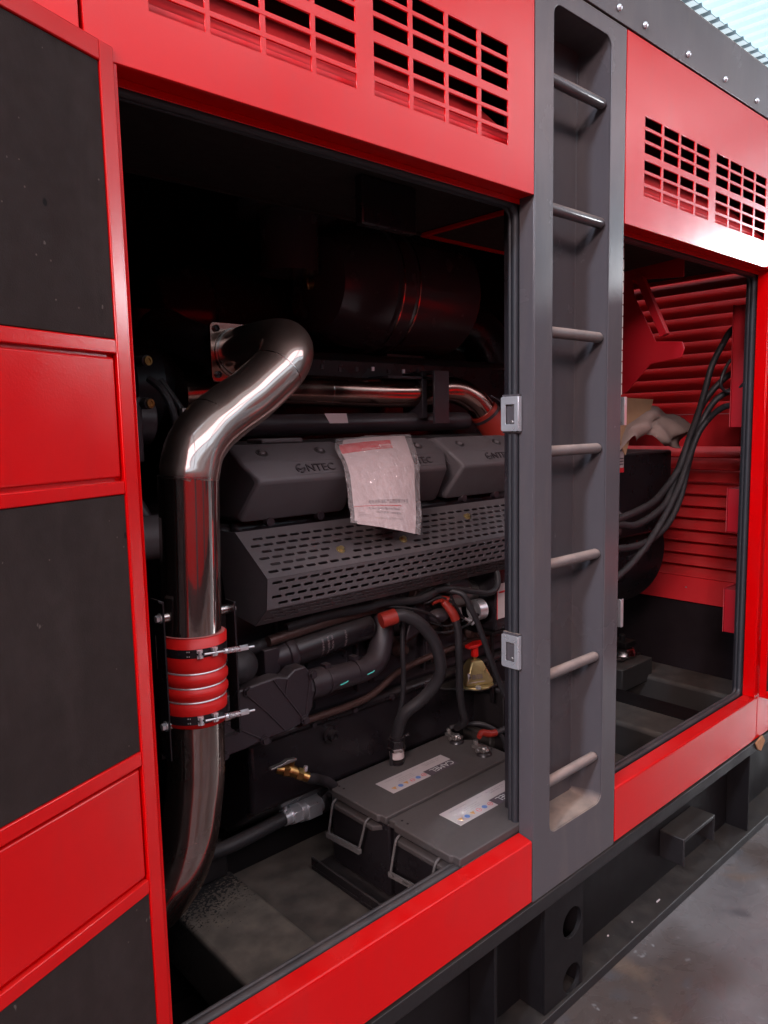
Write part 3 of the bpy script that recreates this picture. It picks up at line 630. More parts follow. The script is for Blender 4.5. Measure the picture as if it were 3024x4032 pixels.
me = bpy.data.meshes.new('x'); bb = plate([(gx0, 0), (gx1, 0), (gx1, Lf), (gx0, Lf)], h2, .003, Fr); bb.bm.to_mesh(me); b.add(me)
Lo = frame((0, .368, 1.2555), (1, 0, 0), V((0, .057, -.0515))); Ll = .0768
h3 = []
for r_, t in enumerate((.012, .032, .052)):
    x = 1.004 if r_ % 2 == 0 else 1.023
    while x < gx1-.03: h3.append(slot(x, t, .030, .0078)); x += .0385
me = bpy.data.meshes.new('x'); bb = plate([(gx0, 0), (gx1, 0), (gx1, Ll), (gx0, Ll)], h3, .003, Lo); bb.bm.to_mesh(me); b.add(me)
b.prism([(.502, 1.433), (.36, 1.332), (.368, 1.2555), (.425, 1.204), (.56, 1.22), (.60, 1.433)], gx0, gx0+.003)
hg = b.build('heat_guard', 'guard', EG)
for x, t in zip(brassx, brasst):
    c = GD_top @ V((x, t*Lt, 0)); nn = -(GD_top.to_3x3() @ V((0, 0, 1)))
    if nn.z < 0: nn = -nn
    b = B(); b.lathe([(.001, .0125), (.004, .0125)], c, nn, 20); b.hexn(c+nn*.004, c+nn*.012, .0080); b.build('guard_bolt', 'gold', hg)
b = B(); b.tube([(1.0, .50, 1.33), (2.6, .50, 1.33)], .055, smooth=1); b.build('exhaust_manifold', 'engine', EG)
for x in (1.1, 1.49, 1.88, 2.27):
    b = B(); b.tube([(x, .62, 1.36), (x, .56, 1.35), (x, .52, 1.335)], .035); b.box(x-.05, x+.05, .60, .62, 1.30, 1.42); b.build('exhaust_port', 'engine', EG)
# gear housing
gear = [(.80, .875), (.95, .878), (1.005, .884), (1.085, .887), (1.141, .898), (1.168, .933), (1.170, .99), (1.166, 1.027), (1.145, 1.052), (1.11, 1.052), (1.085, 1.035), (1.056, 1.045), (1.0, 1.042), (.946, 1.038), (.86, 1.03), (.80, 1.0)]
b = B(); b.prism(gear, .452, .50, axis='y'); gh = b.build('gear_housing', 'engine', EG, bev=.005, segs=3)
b = B()
def rib(p, q, r=.0022): b.tube([(p[0], .451, p[1]), (q[0], .451, q[1])], r, n=6, smooth=1)
for p, q in (((.95, 1.03), (1.02, .955)), ((1.02, .955), (1.07, .895)), ((1.04, 1.04), (1.13, .91)), ((.90, .96), (1.0, .89)), ((1.085, 1.03), (1.075, .985)), ((1.16, 1.02), (1.14, .92))): rib(p, q)
b.build('housing_rib', 'engine', gh)
for p in ((1.005, .887), (1.135, .905), (.885, .885), (1.165, 1.025), (.96, 1.03)):
    b = B(); b.hexn((p[0], .452, p[1]), (p[0], .438, p[1]), .010); b.cyl((p[0], .45, p[1]), (p[0], .446, p[1]), .013); b.build('housing_bolt', 'engine', gh)
b = B(); b.box(.95, 1.3, .615, .66, .84, 1.22); b.box(.90, 1.12, .50, .64, .86, 1.02); b.build('timing_case', 'black', EG, bev=.01)
# oil filter
def cyl_x(b, x0, x1, y, z0, z1, r): b.tube([(x0, y, z0), (x1, y, z1)], r, n=32, smooth=1)
b = B(); b.lathe([(0, .040), (.012, .045), (.285, .045), (.297, .036), (.300, .02)], (1.165, .555, 1.063), (1, 0, .085), 36); of = b.build('oil_filter', 'black', EG)
b = B(); b.lathe([(0, .050), (.014, .052), (.024, .050), (.03, .046)], (1.142, .555, 1.061), (1, 0, .085), 36); b.lathe([(0, .030), (.06, .042), (.07, .045)], (1.075, .555, 1.056), (1, 0, .085), 30); b.box(1.06, 1.11, .52, .60, 1.0, 1.10); b.build('filter_head', 'engine', of, bev=.003)
b = B()
for k, (dx, txt) in enumerate(((.085, 'GENUINE OIL FILTER'), (.105, 'ELEMENT SPIN ON'), (.120, 'OIL FILTER'), (.170, 'FILTER SERIES'))):
    t = textmesh(txt, .0085, 0); ax = V((1, 0, .085)).normalized(); o = V((1.165, .555, 1.063))
    bm2 = bmesh.new(); bm2.from_mesh(t)
    for v in bm2.verts:
        a = math.radians(-30)+v.co.x/.0455; rr_ = .0457
        v.co = o+ax*(dx+v.co.y)+V((0, -math.cos(a), -math.sin(a)))*rr_
    me = bpy.data.meshes.new('x'); bm2.to_mesh(me); b.add(me)
b.build('filter_print', 'inkgrey', of)
# coolant pipe
b = B(); b.tube([(1.17, .51, .972), (1.24, .51, .972), (1.33, .51, .968), (1.40, .51, .968), (1.455, .515, .982), (1.493, .53, 1.03), (1.515, .545, 1.10), (1.525, .55, 1.18)], .036, n=26); cp = b.build('coolant_pipe', 'engine', EG)
b = B(); b.tube([(1.19, .51, .972), (1.245, .51, .972)], .042, smooth=1, n=26); b.cyl((1.165, .51, .972), (1.18, .51, .972), .050, n=8); b.build('pipe_collar', 'engine', cp)
for x in (1.255, 1.36):
    b = B(); b.tube([(x, .51, .970), (x+.010, .51, .970)], .0385, smooth=1, n=26); b.box(x-.004, x+.016, .50, .525, 1.006, 1.018); b.build('hose_clamp', 'engine', cp)
for x, z in ((1.283, .958), (1.385, .964)):
    b = B(); b.tube([(x, .4745, z), (x+.02, .4737, z+.003), (x+.028, .474, z+.006)], .0018, n=6); b.build('paint_mark', 'green', cp)
# horizontal pipes over the covers
b = B(); b.tube([(1.12, .75, 1.705), (2.10, .75, 1.709), (2.14, .75, 1.709), (2.15, .75, 1.709)], [.033, .033, .031, .02], n=26, smooth=1); rp = b.build('coolant_rail', 'engine', EG)
b = B(); b.prism([(1.445, .03), (1.535, .03), (1.535, -.002), (1.46, -.002)], 0, .001, axis='z', m=frame((0, .7165, 1.710), (1, 0, 0), (0, .25, 1))); b.build('sticker', 'paper', rp)
b = B(); b.tube([(1.0, .80, 1.80), (1.2, .78, 1.812), (1.4, .76, 1.812), (1.65, .75, 1.808), (1.80, .75, 1.808), (1.93, .75, 1.812), (2.02, .75, 1.825), (2.10, .745, 1.818), (2.17, .73, 1.785), (2.215, .715, 1.735)], .049, n=32); cr = b.build('chrome_crossover_pipe', 'redsheen', EG)
for x in (1.475, 1.79):
    b = B(); b.tube([(x, .757, 1.8105), (x+.004, .757, 1.8105)], .0505, n=32, smooth=1); b.build('weld_ring', 'steelw', cr)
b = B(); b.tube([(2.205, .718, 1.745), (2.25, .705, 1.69), (2.29, .70, 1.63)], .056, n=28); b.build('coupler_hose', 'orange', cr)
b = B(); b.tube([(2.215, .715, 1.735), (2.222, .713, 1.726)], .0585, n=28, smooth=1); b.tube([(2.18, .66, 1.80), (2.27, .64, 1.76)], .004, smooth=1); b.build('coupler_clamp', 'engine', cr)
b = B(); b.box(1.885, 1.96, .665, .675, 1.70, 1.885); b.box(1.885, 1.96, .675, .78, 1.875, 1.885); b.box(1.70, 1.96, .70, .80, 1.855, 1.865); b.box(1.86, 1.885, .70, .80, 1.72, 1.88); b.build('pipe_bracket', 'engine', EG, bev=.002)
for k in range(9):
    b = B(); b.hexn((1.30+.07*k, .72, 1.872+.003*(k % 3)), (1.30+.07*k, .72, 1.885+.003*(k % 3)), .006); b.build('flange_bolt', 'zinc' if k in (5, 7) else 'engine', EG)
# intake manifold behind
b = B(); b.box(1.1, 2.6, .86, 1.4, 1.62, 1.95); b.box(1.05, 2.6, .72, .86, 1.60, 1.66); b.build('intake_manifold', 'black', EG, bev=.03)
b = B(); b.tube([(2.5, 1.15, 2.15), (2.62, 1.1, 2.1), (2.68, 1.05, 1.95), (2.68, 1.0, 1.7)], .11, n=26); b.build('intake_duct', 'black', EG)
b = B(); b.tube([(1.15, 1.35, 2.1), (1.15, 1.35, 1.9), (1.25, 1.25, 1.7)], .13, n=26); b.build('intake_duct', 'black', EG)
# left end sensors and clamps
b = B(); b.tube([(.55, .62, 1.43), (.84, .62, 1.43)], .056, n=28, smooth=1); b.build('coolant_stub', 'cover', EG)
b = B(); b.tube([(.60, .72, 1.74), (.86, .72, 1.72)], .06, n=24, smooth=1); b.tube([(.70, .68, 1.60), (.78, .66, 1.52), (.82, .64, 1.42)], .022, n=16); b.box(.70, .80, .62, .70, 1.62, 1.78); b.build('water_pump', 'engine', EG, bev=.004)
for z in (1.869, 1.766):
    b = B(); b.cyl((.80, .66, z), (.81, .60, z-.002), .014); b.build('sensor', 'black', EG)
    b = B(); b.lathe([(0, .0115), (.004, .0115), (.004, .0065), (.001, .006)], (.812, .60, z-.002), (.3, -1, 0), 20); b.build('sensor_ring', 'brass', EG)
b = B(); b.tube([(.86, .70, 1.83), (.875, .66, 1.80), (.89, .64, 1.75), (.90, .64, 1.70)], .010, n=10); b.tube([(.90, .72, 1.83), (.93, .68, 1.76), (.95, .66, 1.70)], .009, n=10); b.build('wiring_loom', 'hose', EG)
b = B(); b.box(.925, .945, .655, .675, 1.725, 1.755); b.build('loom_connector', 'lead', EG, bev=.003)
# starter motor and fittings
b = B(); b.lathe([(0, .030), (.01, .050), (.13, .050), (.135, .040), (.18, .036), (.185, .02)], (1.765, .56, 1.118), (1, -.05, -.02), 32); st = b.build('starter_motor', 'lead', EG)
b = B(); b.lathe([(0, .022), (.01, .032), (.09, .032), (.10, .02)], (1.74, .50, 1.165), (1, 0, 0), 24); b.build('starter_solenoid', 'engine', st)
b = B(); b.lathe([(0, .036), (.035, .036)], (1.865, .475, 1.070), (1, -.1, 0), 28); b.build('clamp_band', 'zinc', st)
b = B(); b.ball((1.72, .50, 1.075), .030, (1.3, 1, .8)); b.box(1.62, 1.70, .52, .56, 1.03, 1.11); b.prism([(1.57, 1.02), (1.66, 1.04), (1.66, 1.12), (1.62, 1.15)], .50, .53, axis='y'); b.build('terminal_block', 'engine', st, bev=.004)
b = B(); b.hexn((1.69, .47, 1.14), (1.69, .45, 1.14), .010); b.tube([(1.66, .47, 1.135), (1.70, .46, 1.142), (1.715, .45, 1.138)], .009); b.build('terminal_bolt', 'orange', st)
b = B(); b.hexn((1.76, .49, 1.115), (1.765, .47, 1.113), .007); b.tube([(1.80, .48, 1.09), (1.805, .475, 1.06), (1.83, .47, 1.045)], .005); b.hexn((1.83, .47, 1.05), (1.845, .46, 1.03), .008); b.build('terminal_nut', 'zinc', st)
b = B(); b.tube([(1.14, .53, 1.145), (1.28, .52, 1.155), (1.40, .50, 1.158), (1.47, .48, 1.168), (1.58, .47, 1.155), (1.64, .46, 1.165), (1.70, .47, 1.18)], .013, n=14); b.tube([(1.0, .55, 1.10), (1.2, .56, 1.115), (1.4, .56, 1.13)], .018, n=14); b.build('wiring_loom', 'hose', EG)
b = B(); b.prism([(1.60, 1.00), (1.66, 1.02), (1.70, 1.10), (1.70, 1.16), (1.65, 1.17), (1.62, 1.10)], .53, .56, axis='y'); b.tube([(1.66, .56, 1.05), (1.72, .53, 1.04), (1.76, .53, 1.07)], .018); b.build('cast_bracket', 'cast', st, bev=.004)
b = B(); b.lathe([(0, .032), (.008, .050), (.11, .050), (.118, .044)], (1.79, .565, 1.13), (1, -.05, .02), 30); b.build('motor_body', 'cast', st)
for pts_ in ([(1.55, .50, 1.17), (1.62, .47, 1.14), (1.68, .455, 1.15), (1.74, .45, 1.12), (1.78, .455, 1.07)], [(1.62, .50, 1.06), (1.69, .47, 1.03), (1.76, .465, 1.025), (1.84, .46, 1.04), (1.88, .47, 1.08)], [(1.76, .46, 1.17), (1.80, .45, 1.13), (1.81, .45, 1.09), (1.86, .45, 1.06)], [(1.44, .50, 1.16), (1.52, .47, 1.145), (1.60, .46, 1.12), (1.66, .46, 1.09), (1.70, .47, 1.05)]):
    b = B(); b.tube(pts_, .0042, n=8); b.build('thin_wire', 'hose', EG)
b = B(); b.tube([(1.60, .55, 1.05), (1.63, .53, 1.13), (1.70, .50, 1.17), (1.76, .47, 1.165)], .009); b.tube([(1.73, .46, 1.16), (1.77, .46, 1.09), (1.80, .46, 1.06)], .0035, n=8); b.tube([(1.68, .5, 1.06), (1.74, .48, 1.04), (1.83, .47, 1.05)], .003, n=8); b.build('thin_wire', 'hose', EG)
b = B(); b.tube([(1.66, .46, 1.175), (1.72, .44, 1.175), (1.80, .42, 1.155), (1.87, .41, 1.140), (1.91, .41, 1.155), (1.925, .42, 1.19), (1.93, .45, 1.24)], .010, n=12); b.build('breather_hose', 'hose', EG)
# control box right of starter
b = B(); b.box(1.945, 2.20, .445, .75, .985, 1.24); cb = b.build('control_box', 'black', EG, bev=.006)
b = B(); b.prism([(1.9505, 1.028), (2.02, 1.028), (2.02, 1.150), (1.9505, 1.150)], .4432, .4445, axis='y'); sl = b.build('warning_sticker', 'label', cb)
b = B(); b.box(1.949, 1.952, .442, .4432, 1.026, 1.152); b.box(1.96, 2.0, .442, .4430, 1.118, 1.124); b.build('sticker_edge', 'inkred', sl)
b = B(); b.box(1.93, 2.2, .45, .75, .972, .983); b.box(1.955, 1.967, .47, .482, .72, .972); b.build('box_support', 'skiddark', EG, bev=.001)
b = B(); b.tube([(.895, .44, 1.10), (.92, .45, 1.10), (.955, .47, 1.095), (.965, .52, 1.07), (.96, .6, 1.03)], [.030, .043, .045, .043, .04], n=26); b.build('elbow_hose', 'hose', EG)

# ================================================================== INTAKE PIPE (polished)
IP = thing('polished_air_pipe', (.70, .30, .68), 'polished stainless steel air pipe bending up through the left doorway to a square flange', 'pipe')
path = [(1.088, .632, 1.905), (1.088, .56, 1.908), (1.088, .50, 1.909), (1.087, .45, 1.908), (1.083, .41, 1.902), (1.072, .380, 1.888), (1.052, .360, 1.865), (1.018, .352, 1.831), (.943, .345, 1.776), (.875, .336, 1.737), (.815, .322, 1.700), (.771, .308, 1.655), (.752, .30, 1.606), (.7493, .30, 1.5985)]
b = B(); b.tube(path, .0635, n=56, smooth=8); up = b.build('upper_pipe', 'satin', IP, ang=80)
b = B(); b.tube([(.7493, .30, 1.5985), (.7485, .30, 1.56), (.742, .30, 1.35), (.738, .30, 1.262)], .0635, n=56, smooth=8); b.build('straight_pipe', 'tube', IP, ang=80)
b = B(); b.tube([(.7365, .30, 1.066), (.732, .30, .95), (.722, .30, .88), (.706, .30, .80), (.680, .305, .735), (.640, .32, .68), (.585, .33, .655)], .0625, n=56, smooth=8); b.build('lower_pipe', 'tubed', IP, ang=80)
for p, q in (((.7495, .30, 1.600), (.7493, .30, 1.5975)), ((.8325, .3275, 1.7125), (.8305, .327, 1.711)), ((1.020, .3525, 1.833), (1.018, .352, 1.831))):
    b = B(); b.tube([p, q], .0641, n=56, smooth=1); b.build('weld_seam', 'steelw', up)
fm = frame((0, .645, 0), (1, 0, 0), (0, 0, 1))
b = plate(rrect(1.009, 1.825, 1.166, 1.980, .012), [circ(1.088, 1.902, .056)], .010, fm); fl = b.build('square_flange', 'redsheen', up, bev=.001)
for p in ((1.026, 1.964), (1.027, 1.843), (1.150, 1.964), (1.150, 1.843)):
    b = B(); b.lathe([(0, .009), (.006, .009), (.008, .006), (.004, .004)], (p[0], .64, p[1]), (0, -1, 0), 18); b.build('flange_screw', 'engine', fl)
b = B(); b.tube([(1.088, .637, 1.902), (1.088, .633, 1.902)], .068, n=48, smooth=1); b.build('weld_ring', 'steelw', fl)
# red silicone hose with bellows
hz = [(1.068, .0655), (1.069, .0690), (1.105, .0692), (1.118, .0690), (1.124, .0640), (1.126, .0655), (1.136, .0715), (1.146, .0718), (1.153, .066), (1.155, .0645), (1.157, .066), (1.164, .0715), (1.176, .0718), (1.184, .066), (1.186, .0645), (1.189, .067), (1.200, .0695), (1.262, .0695), (1.2635, .0655)]
b = B(); b.lathe([(z-1.068, r) for z, r in hz], (.7365, .30, 1.068), (.0075/.2, 0, 1), 56); hs = b.build('red_bellows_hose', 'silicone', IP, ang=80)
b = B(); b.lathe([(0, .066), (.0012, .0688), (.002, .066)], (.7405, .30, 1.2632), (.0375, 0, 1), 48); b.build('hose_end', 'silin', hs)
for z in (1.125, 1.1555, 1.187):
    b = B(); c0 = V((.7365+(z-1.068)*.0375, .30, z))
    b.tube([c0+V((math.cos(t)*.0662, math.sin(t)*.0662, 0)) for t in [2*math.pi*k/40 for k in range(40)]], .0021, n=8, smooth=1, close=True); b.build('bellows_ring', 'zinc', hs)
for z in (1.232, 1.0885):
    c0 = V((.7365+(z-1.068)*.0375, .30, z))
    b = B(); b.tube([c0-V((0, 0, .0095)), c0+V((0, 0, .0095))], .0702, n=48, smooth=1, caps=False); cl = b.build('hose_clamp', 'black', hs)
    def onr(a, r, dz=0): return c0+V((math.cos(a)*r, math.sin(a)*r, dz))
    aa = math.radians(-100)
    b = B()
    for da, wd in ((-.16, .012), (.28, .010)):
        for dz in (-.006, .006): b.box(-.006, .006, -.004, .004, -.003, .003, Matrix.Translation(onr(aa+da, .074, dz)) @ Matrix.Rotation(aa+da+math.pi/2, 4, 'Z'))
        b.cyl(onr(aa+da, .077, -.0085), onr(aa+da, .077, .0085), .0038, n=12)
    b.cyl(onr(aa-.05, .079), onr(aa-.05, .079)+V((.118, -.004, -.008)), .0026, n=12); b.build('clamp_bolt', 'zinc', cl)
    b = B()
    p0 = onr(aa+.36, .084); d = V((.118, -.004, -.008)).normalized()
    st_ = onr(aa-.05, .079)+d*.052
    b.tube([st_+d*(.028*k/56)+(V((0, 0, 1))*math.cos(k*.75)+V((0, 1, 0))*math.sin(k*.75))*.0052 for k in range(56)], .0012, n=6, smooth=1)
    b.hexn(st_+d*.030, st_+d*.050, .0068); b.cyl(st_-d*.006, st_, .0062, n=14); b.build('clamp_spring', 'zinc', cl)
    b = B()
    for a_ in (-.52, -.46):
        for dz in (-.005, .005): b.ball(onr(aa+a_, .0706, dz), .0018, n=8)
    b.build('clamp_rivet', 'lead', cl)
# straps tying the pipe
b = B(); b.prism([(.667, 1.345), (.655, 1.35), (.655, 1.345), (.663, 1.34), (.663, 1.0), (.667, 1.0)], .275, .315, axis='y'); b.box(.845, .85, .30, .34, 1.0, 1.31); b.box(.663, .85, .318, .322, .99, 1.0); b.build('tie_strap', 'black', IP, bev=.001)
for (x, y, z, dx) in ((.667, .29, 1.308, 1), (.667, .29, 1.074, 1), (.847, .325, 1.290, -1), (.847, .325, 1.037, -1)):
    b = B(); b.cyl((x, y, z), (x+dx*.030, y, z), .0115, n=20); b.build('spacer', 'steelw', IP)
    b = B(); b.hexn((x-dx*.014, y, z), (x-dx*.004, y, z), .008); b.cyl((x-dx*.006, y, z), (x-dx*.002, y, z), .011); b.build('spacer_bolt', 'zinc', IP)

# ================================================================== AIR CLEANER etc.
AC = thing('air_cleaner', (2.0, .95, 1.95), 'nearer and larger black drum air cleaner lying above the engine', 'air filter')
b = B(); b.lathe([(0, .10), (.02, .16), (.10, .205), (.20, .225), (.205, .232)], (1.58, .95, 2.185), (1, 0, .01), 56); b.build('end_cap', 'drum', AC)
b = B(); b.lathe([(0, .232), (.01, .236), (.025, .236), (.03, .228), (.08, .228), (.085, .233), (.10, .233), (.105, .226), (.42, .222), (.46, .19), (.48, .12)], (1.785, .95, 2.187), (1, 0, .01), 56); b.build('drum', 'drum', AC)
for dx in (.012, .09):
    b = B(); b.tube([(1.785+dx, .95, 2.187), (1.785+dx+.006, .95, 2.187)], .2375 if dx < .05 else .2345, n=56, smooth=1); b.build('clamp_ring', 'redsheen', AC)
b = B(); b.tube([(1.578, .95, 2.185), (1.56, .95, 2.185)], .02); b.tube([(1.56, .95, 2.21), (1.552, .94, 2.20), (1.55, .93, 2.18), (1.556, .935, 2.165)], .006); b.build('wing_nut', 'brass', AC)
b = B(); b.lathe([(0, .165), (.02, .175), (.06, .17), (.11, .13), (.13, .06)], (1.47, .92, 2.385), (0, 0, 1), 40); b.tube([(1.47, .92, 2.2), (1.47, .92, 2.4)], .10, smooth=1); b.build('intake_hood', 'drum', AC)
b = B(); b.box(1.88, 2.08, .90, 1.0, 1.86, 1.96); b.build('drum_bracket', 'black', AC)
A2 = thing('air_cleaner', (1.7, 1.55, 1.9), 'second black drum air cleaner half hidden deep behind the first', 'air filter')
b = B(); b.lathe([(0, .08), (.02, .14), (.10, .18), (.16, .20), (.18, .215), (.20, .20), (.75, .19)], (1.22, 1.50, 2.12), (1, 0, .01), 48); b.build('drum', 'drum', A2)
b = B(); b.lathe([(0, .05), (.03, .10), (.10, .13), (.16, .10), (.20, .06), (.28, .06)], (.90, 1.02, 1.83), (1, 0, 0), 36); b.tube([(1.02, 1.02, 1.95), (1.02, .95, 2.0), (1.05, .85, 1.96), (1.088, .70, 1.905)], .055, n=20); b.build('turbocharger', 'engine', EG)
b = B(); b.box(1.232, 1.418, .272, .30, 2.19, 2.306); tag(b.build('junction_box', 'black', bev=.004), 'black box hung from the ceiling lining above the air cleaner', 'box')

# ================================================================== BATTERIES
def label_art(par, m, name='battery_label'):
    # frame m: u along +x of the battery, v across
    b = B(); b.prism([(0, 0), (0, -.082), (.161, -.082), (.161, -.045), (.29, -.045), (.29, .0)], 0, .0008, axis='z', m=m); lb = b.build(name, 'label', par)
    rot = m @ Matrix.Rotation(math.pi, 4, 'Z')
    def put(txt, x, y, s, mt='inkgrey', nm='label_print', sx=1.):
        t = textmesh(txt, s, 0, sx=sx); b = B(); b.add(t, rot @ Matrix.Translation((-x, -y, .0013))); b.build(nm, mt, lb)
    b = B(); b.box(.165, .288, -.0815, -.0465, .0002, .0006, m); b.build('dark_print_patch', 'ink', lb)
    put('CAMEL', .283, -.052, .033, 'inkwhite', 'brand_print', .98)
    put('VRLA 6-QW-200 (710)', .27, -.010, .0085); put('12V  200Ah(20hR)', .26, -.019, .0085); put('CCA 1000', .17, -.012, .006)
    put('WARNING / ATTENTION', .10, -.012, .0065); put('KEEP AWAY FROM FIRE', .13, -.026, .0055); put('SULFURIC ACID  NO SPARKS', .13, -.035, .0055); put('CHARGE ONLY WITH VENT', .13, -.043, .005)
    for k, mt in enumerate(('orangeink', 'blue', 'orangeink', 'inkred', 'blue', 'inkred')):
        cx, cy = .024+.025*k, -.062
        b = B()
        if mt == 'orangeink': b.prism([(cx-.009, cy-.007), (cx+.009, cy-.007), (cx, cy+.009)], .0009, .0014, axis='z', m=m @ Matrix.Translation((cx*2, cy*2, 0)) @ Matrix.Rotation(math.pi, 4, 'Z'))
        elif mt == 'blue': b.prism(circ(cx, cy, .0085), .0009, .0014, axis='z', m=m)
        else:
            for q in range(20):
                a0, a1 = 2*math.pi*q/20, 2*math.pi*(q+1)/20
                b.prism([(cx+.0085*math.cos(a0), cy+.0085*math.sin(a0)), (cx+.0085*math.cos(a1), cy+.0085*math.sin(a1)), (cx+.0072*math.cos(a1), cy+.0072*math.sin(a1)), (cx+.0072*math.cos(a0), cy+.0072*math.sin(a0))], .0009, .0014, axis='z', m=m)
            b.box(cx-.008, cx+.008, cy-.0007, cy+.0007, .0009, .0014, m)
        b.build('warning_symbol', mt, lb)
def battery(y0, y1, lab, hand, x1=1.885):
    x0 = 1.315
    t = thing('battery', (1.6, (y0+y1)/2, .352), lab, 'battery', 'batteries beside the sill')
    b = B(); b.prism([(x0+.012, y0+.006), (1.61, y0+.006), (1.62, max(.125, y0+.006)), (x1-.012, max(.125, y0+.006)), (x1-.012, y1-.006), (x0+.012, y1-.006)] if y0 < .1 else [(x0+.012, y0+.006), (x1-.012, y0+.006), (x1-.012, y1-.006), (x0+.012, y1-.006)], .353, .575, axis='z'); b.build('case', 'black', t, bev=.006)
    W = y1-y0
    top = [(x0, y0+.004)]+([(1.628, y0+.004), (1.628, .114)] if y0 < .1 else [])+[(x1, max(y0+.004, .114)), (x1, y1-.10), (x1-.03, y1-.07), (x1-.03, y1-.004), (x0, y1-.004), (x0, y1-.028), (x0-.008, y1-.034), (x0-.008, y0+.034), (x0, y0+.028)]
    b = B(); b.prism(top, .578, .600, axis='z'); b.build('lid', 'battery', t, bev=.003)
    b = B(); b.prism([(x0+.02, y0+.03), (x0+.02, y1-.03), (x0-.012, y1-.05), (x0-.012, y0+.05)], .545, .560, axis='z'); b.build('handle_ledge', 'battery', t, bev=.003)
    for k in range(2):
        b = B(); b.cyl((x0+.022, y1-.035-.022*k, .599), (x0+.022, y1-.035-.022*k, .6006), .0035); b.build('vent_hole', 'deep', t)
    # rope handle
    ya, yb = y1-.05, y0+.075
    swing = .0 if hand == 0 else .02
    pts = [(x0+.004, ya, .575), (x0-.016, ya, .565), (x0-.018, ya+.01, .52), (x0-.020, ya+.022, .455)]
    pts2 = [(x0+.004, yb, .575), (x0-.016, yb, .565), (x0-.018, yb+.01, .53), (x0-.020, yb+.030, .465)]
    for pp in (pts, pts2):
        b = B(); b.tube(pp, .0034, n=10)
        P_ = [V(p) for p in pp]
        hel = []
        for k in range(90):
            f = k/89*(len(P_)-1); i = min(int(f), len(P_)-2); c = P_[i].lerp(P_[i+1], f-i)
            hel.append(c+V((math.cos(k*.9), math.sin(k*.9), 0))*.0028)
        b.tube(hel, .0014, n=5, smooth=1); b.build('handle_rope', 'rope', t)
    b = B()
    pa, pb = V(pts[-1]), V(pts2[-1]); dv = (pa-pb).normalized()
    mm = frame(pb-dv*.008, dv, (0, 0, 1)); Lh = (pa-pb).length+.016
    if hand == 0: bb = plate(rrect(0, -.008, Lh, .008, .003), [], .010, mm)
    else: bb = plate(rrect(0, -.008, Lh, .008, .003), [circ(.02, 0, .004, 12), [(.04, -.003), (.06, -.003), (.06, .003), (.04, .003)], [(.078, -.003), (.10, -.003), (.10, .003), (.078, .003)], circ(Lh-.02, 0, .0045, 12)], .005, mm)
    bb.build('grip', 'rope', t, bev=.001)
    return t
bt1 = battery(.322, .598, 'battery farther from the sill with its whole top label showing', 0)
bt2 = battery(.042, .318, 'battery nearest the sill with its brand lettering cut off by the door post', 1)
label_art(bt1, frame((1.4245, .4945, .6003), (1, 0, 0), (0, 1, 0)))
label_art(bt2, frame((1.434, .2330, .6003), (1, 0, 0), (0, 1, 0)))
def post_clamp(par, x, y, col):
    b = B(); b.lathe([(0, .026), (.006, .024), (.010, .020)], (x, y, .5995), (0, 0, 1), 24); b.build('post_base', 'black', par)
    b = B(); b.lathe([(0, .013), (.02, .0125), (.024, .009)], (x, y, .605), (0, 0, 1), 20); b.box(x-.018, x+.018, y-.014, y+.012, .612, .622); b.box(x-.012, x+.012, y+.010, y+.045, .614, .624)
    b.cyl((x-.022, y+.008, .618), (x+.022, y+.008, .618), .005, n=10); b.hexn((x-.028, y+.008, .618), (x-.018, y+.008, .618), .008)
    b.hexn((x+.004, y+.040, .622), (x+.004, y+.040, .636), .009); b.hexn((x-.006, y-.012, .618), (x-.006, y-.02, .624), .007); b.build('terminal_clamp', 'lead', par, bev=.001)
post_clamp(bt1, 1.829, .525, 0); post_clamp(bt1, 1.821, .395, 1)

# ================================================================== HOSES AND CABLES
def cable(name, pts, r, m, lab, cat='hose', n=16, ribs=False, group=None):
    b = B()
    if not ribs: b.tube(pts, r, n=n)
    else:
        b0 = B(); P = [V(p) for p in pts]; fine = []
        N = len(P)
        for i in range(N-1):
            a, bb_, c, d = P[max(i-1, 0)], P[i], P[i+1], P[min(i+2, N-1)]
            for k in range(34):
                t = k/34; fine.append(.5*((2*bb_)+(c-a)*t+(2*a-5*bb_+4*c-d)*t*t+(3*bb_-a-3*c+d)*t**3))
        fine.append(P[-1]); b0.bm.free()
        b.tube(fine, [r*(1.0 if k % 2 else .86) for k in range(len(fine))], n=12, smooth=1)
    return tag(b.build(name, m, ang=80), lab, cat, group)
HO = thing('oil_drain_hose', (1.57, .5, .62), 'thick black hose looping from the engine to a steel fitting behind the batteries', 'hose')
b = B(); b.tube([(1.475, .46, 1.125), (1.505, .44, 1.128), (1.552, .42, 1.097), (1.600, .405, 1.034), (1.6226, .40, .954), (1.625, .42, .895), (1.600, .46, .835), (1.565, .50, .79), (1.556, .52, .75), (1.560, .54, .70)], .0195, n=22); b.build('hose', 'hose', HO)
b = B(); b.tube([(1.44, .47, 1.118), (1.485, .455, 1.127)], .024, smooth=1); b.build('boot', 'orange', HO)
b = B(); b.hexn((1.566, .55, .662), (1.564, .545, .690), .029); b.build('hex_fitting', 'black', HO, bev=.001)
b = B(); b.hexn((1.568, .552, .650), (1.567, .551, .662), .031); b.build('hex_ring', 'steelw', HO, bev=.001)
b = B(); b.cyl((1.562, .541, .690), (1.5615, .5405, .70), .024); b.cyl((1.59, .53, .695), (1.598, .52, .70), .005); b.build('hose_clip', 'black', HO)
b = B(); b.cyl((1.570, .552, .622), (1.569, .552, .648), .0245); b.build('tag', 'label', HO)
b = B(); b.cyl((1.57, .552, .335), (1.57, .552, .61), .022); b.build('stub_pipe', 'black', HO)
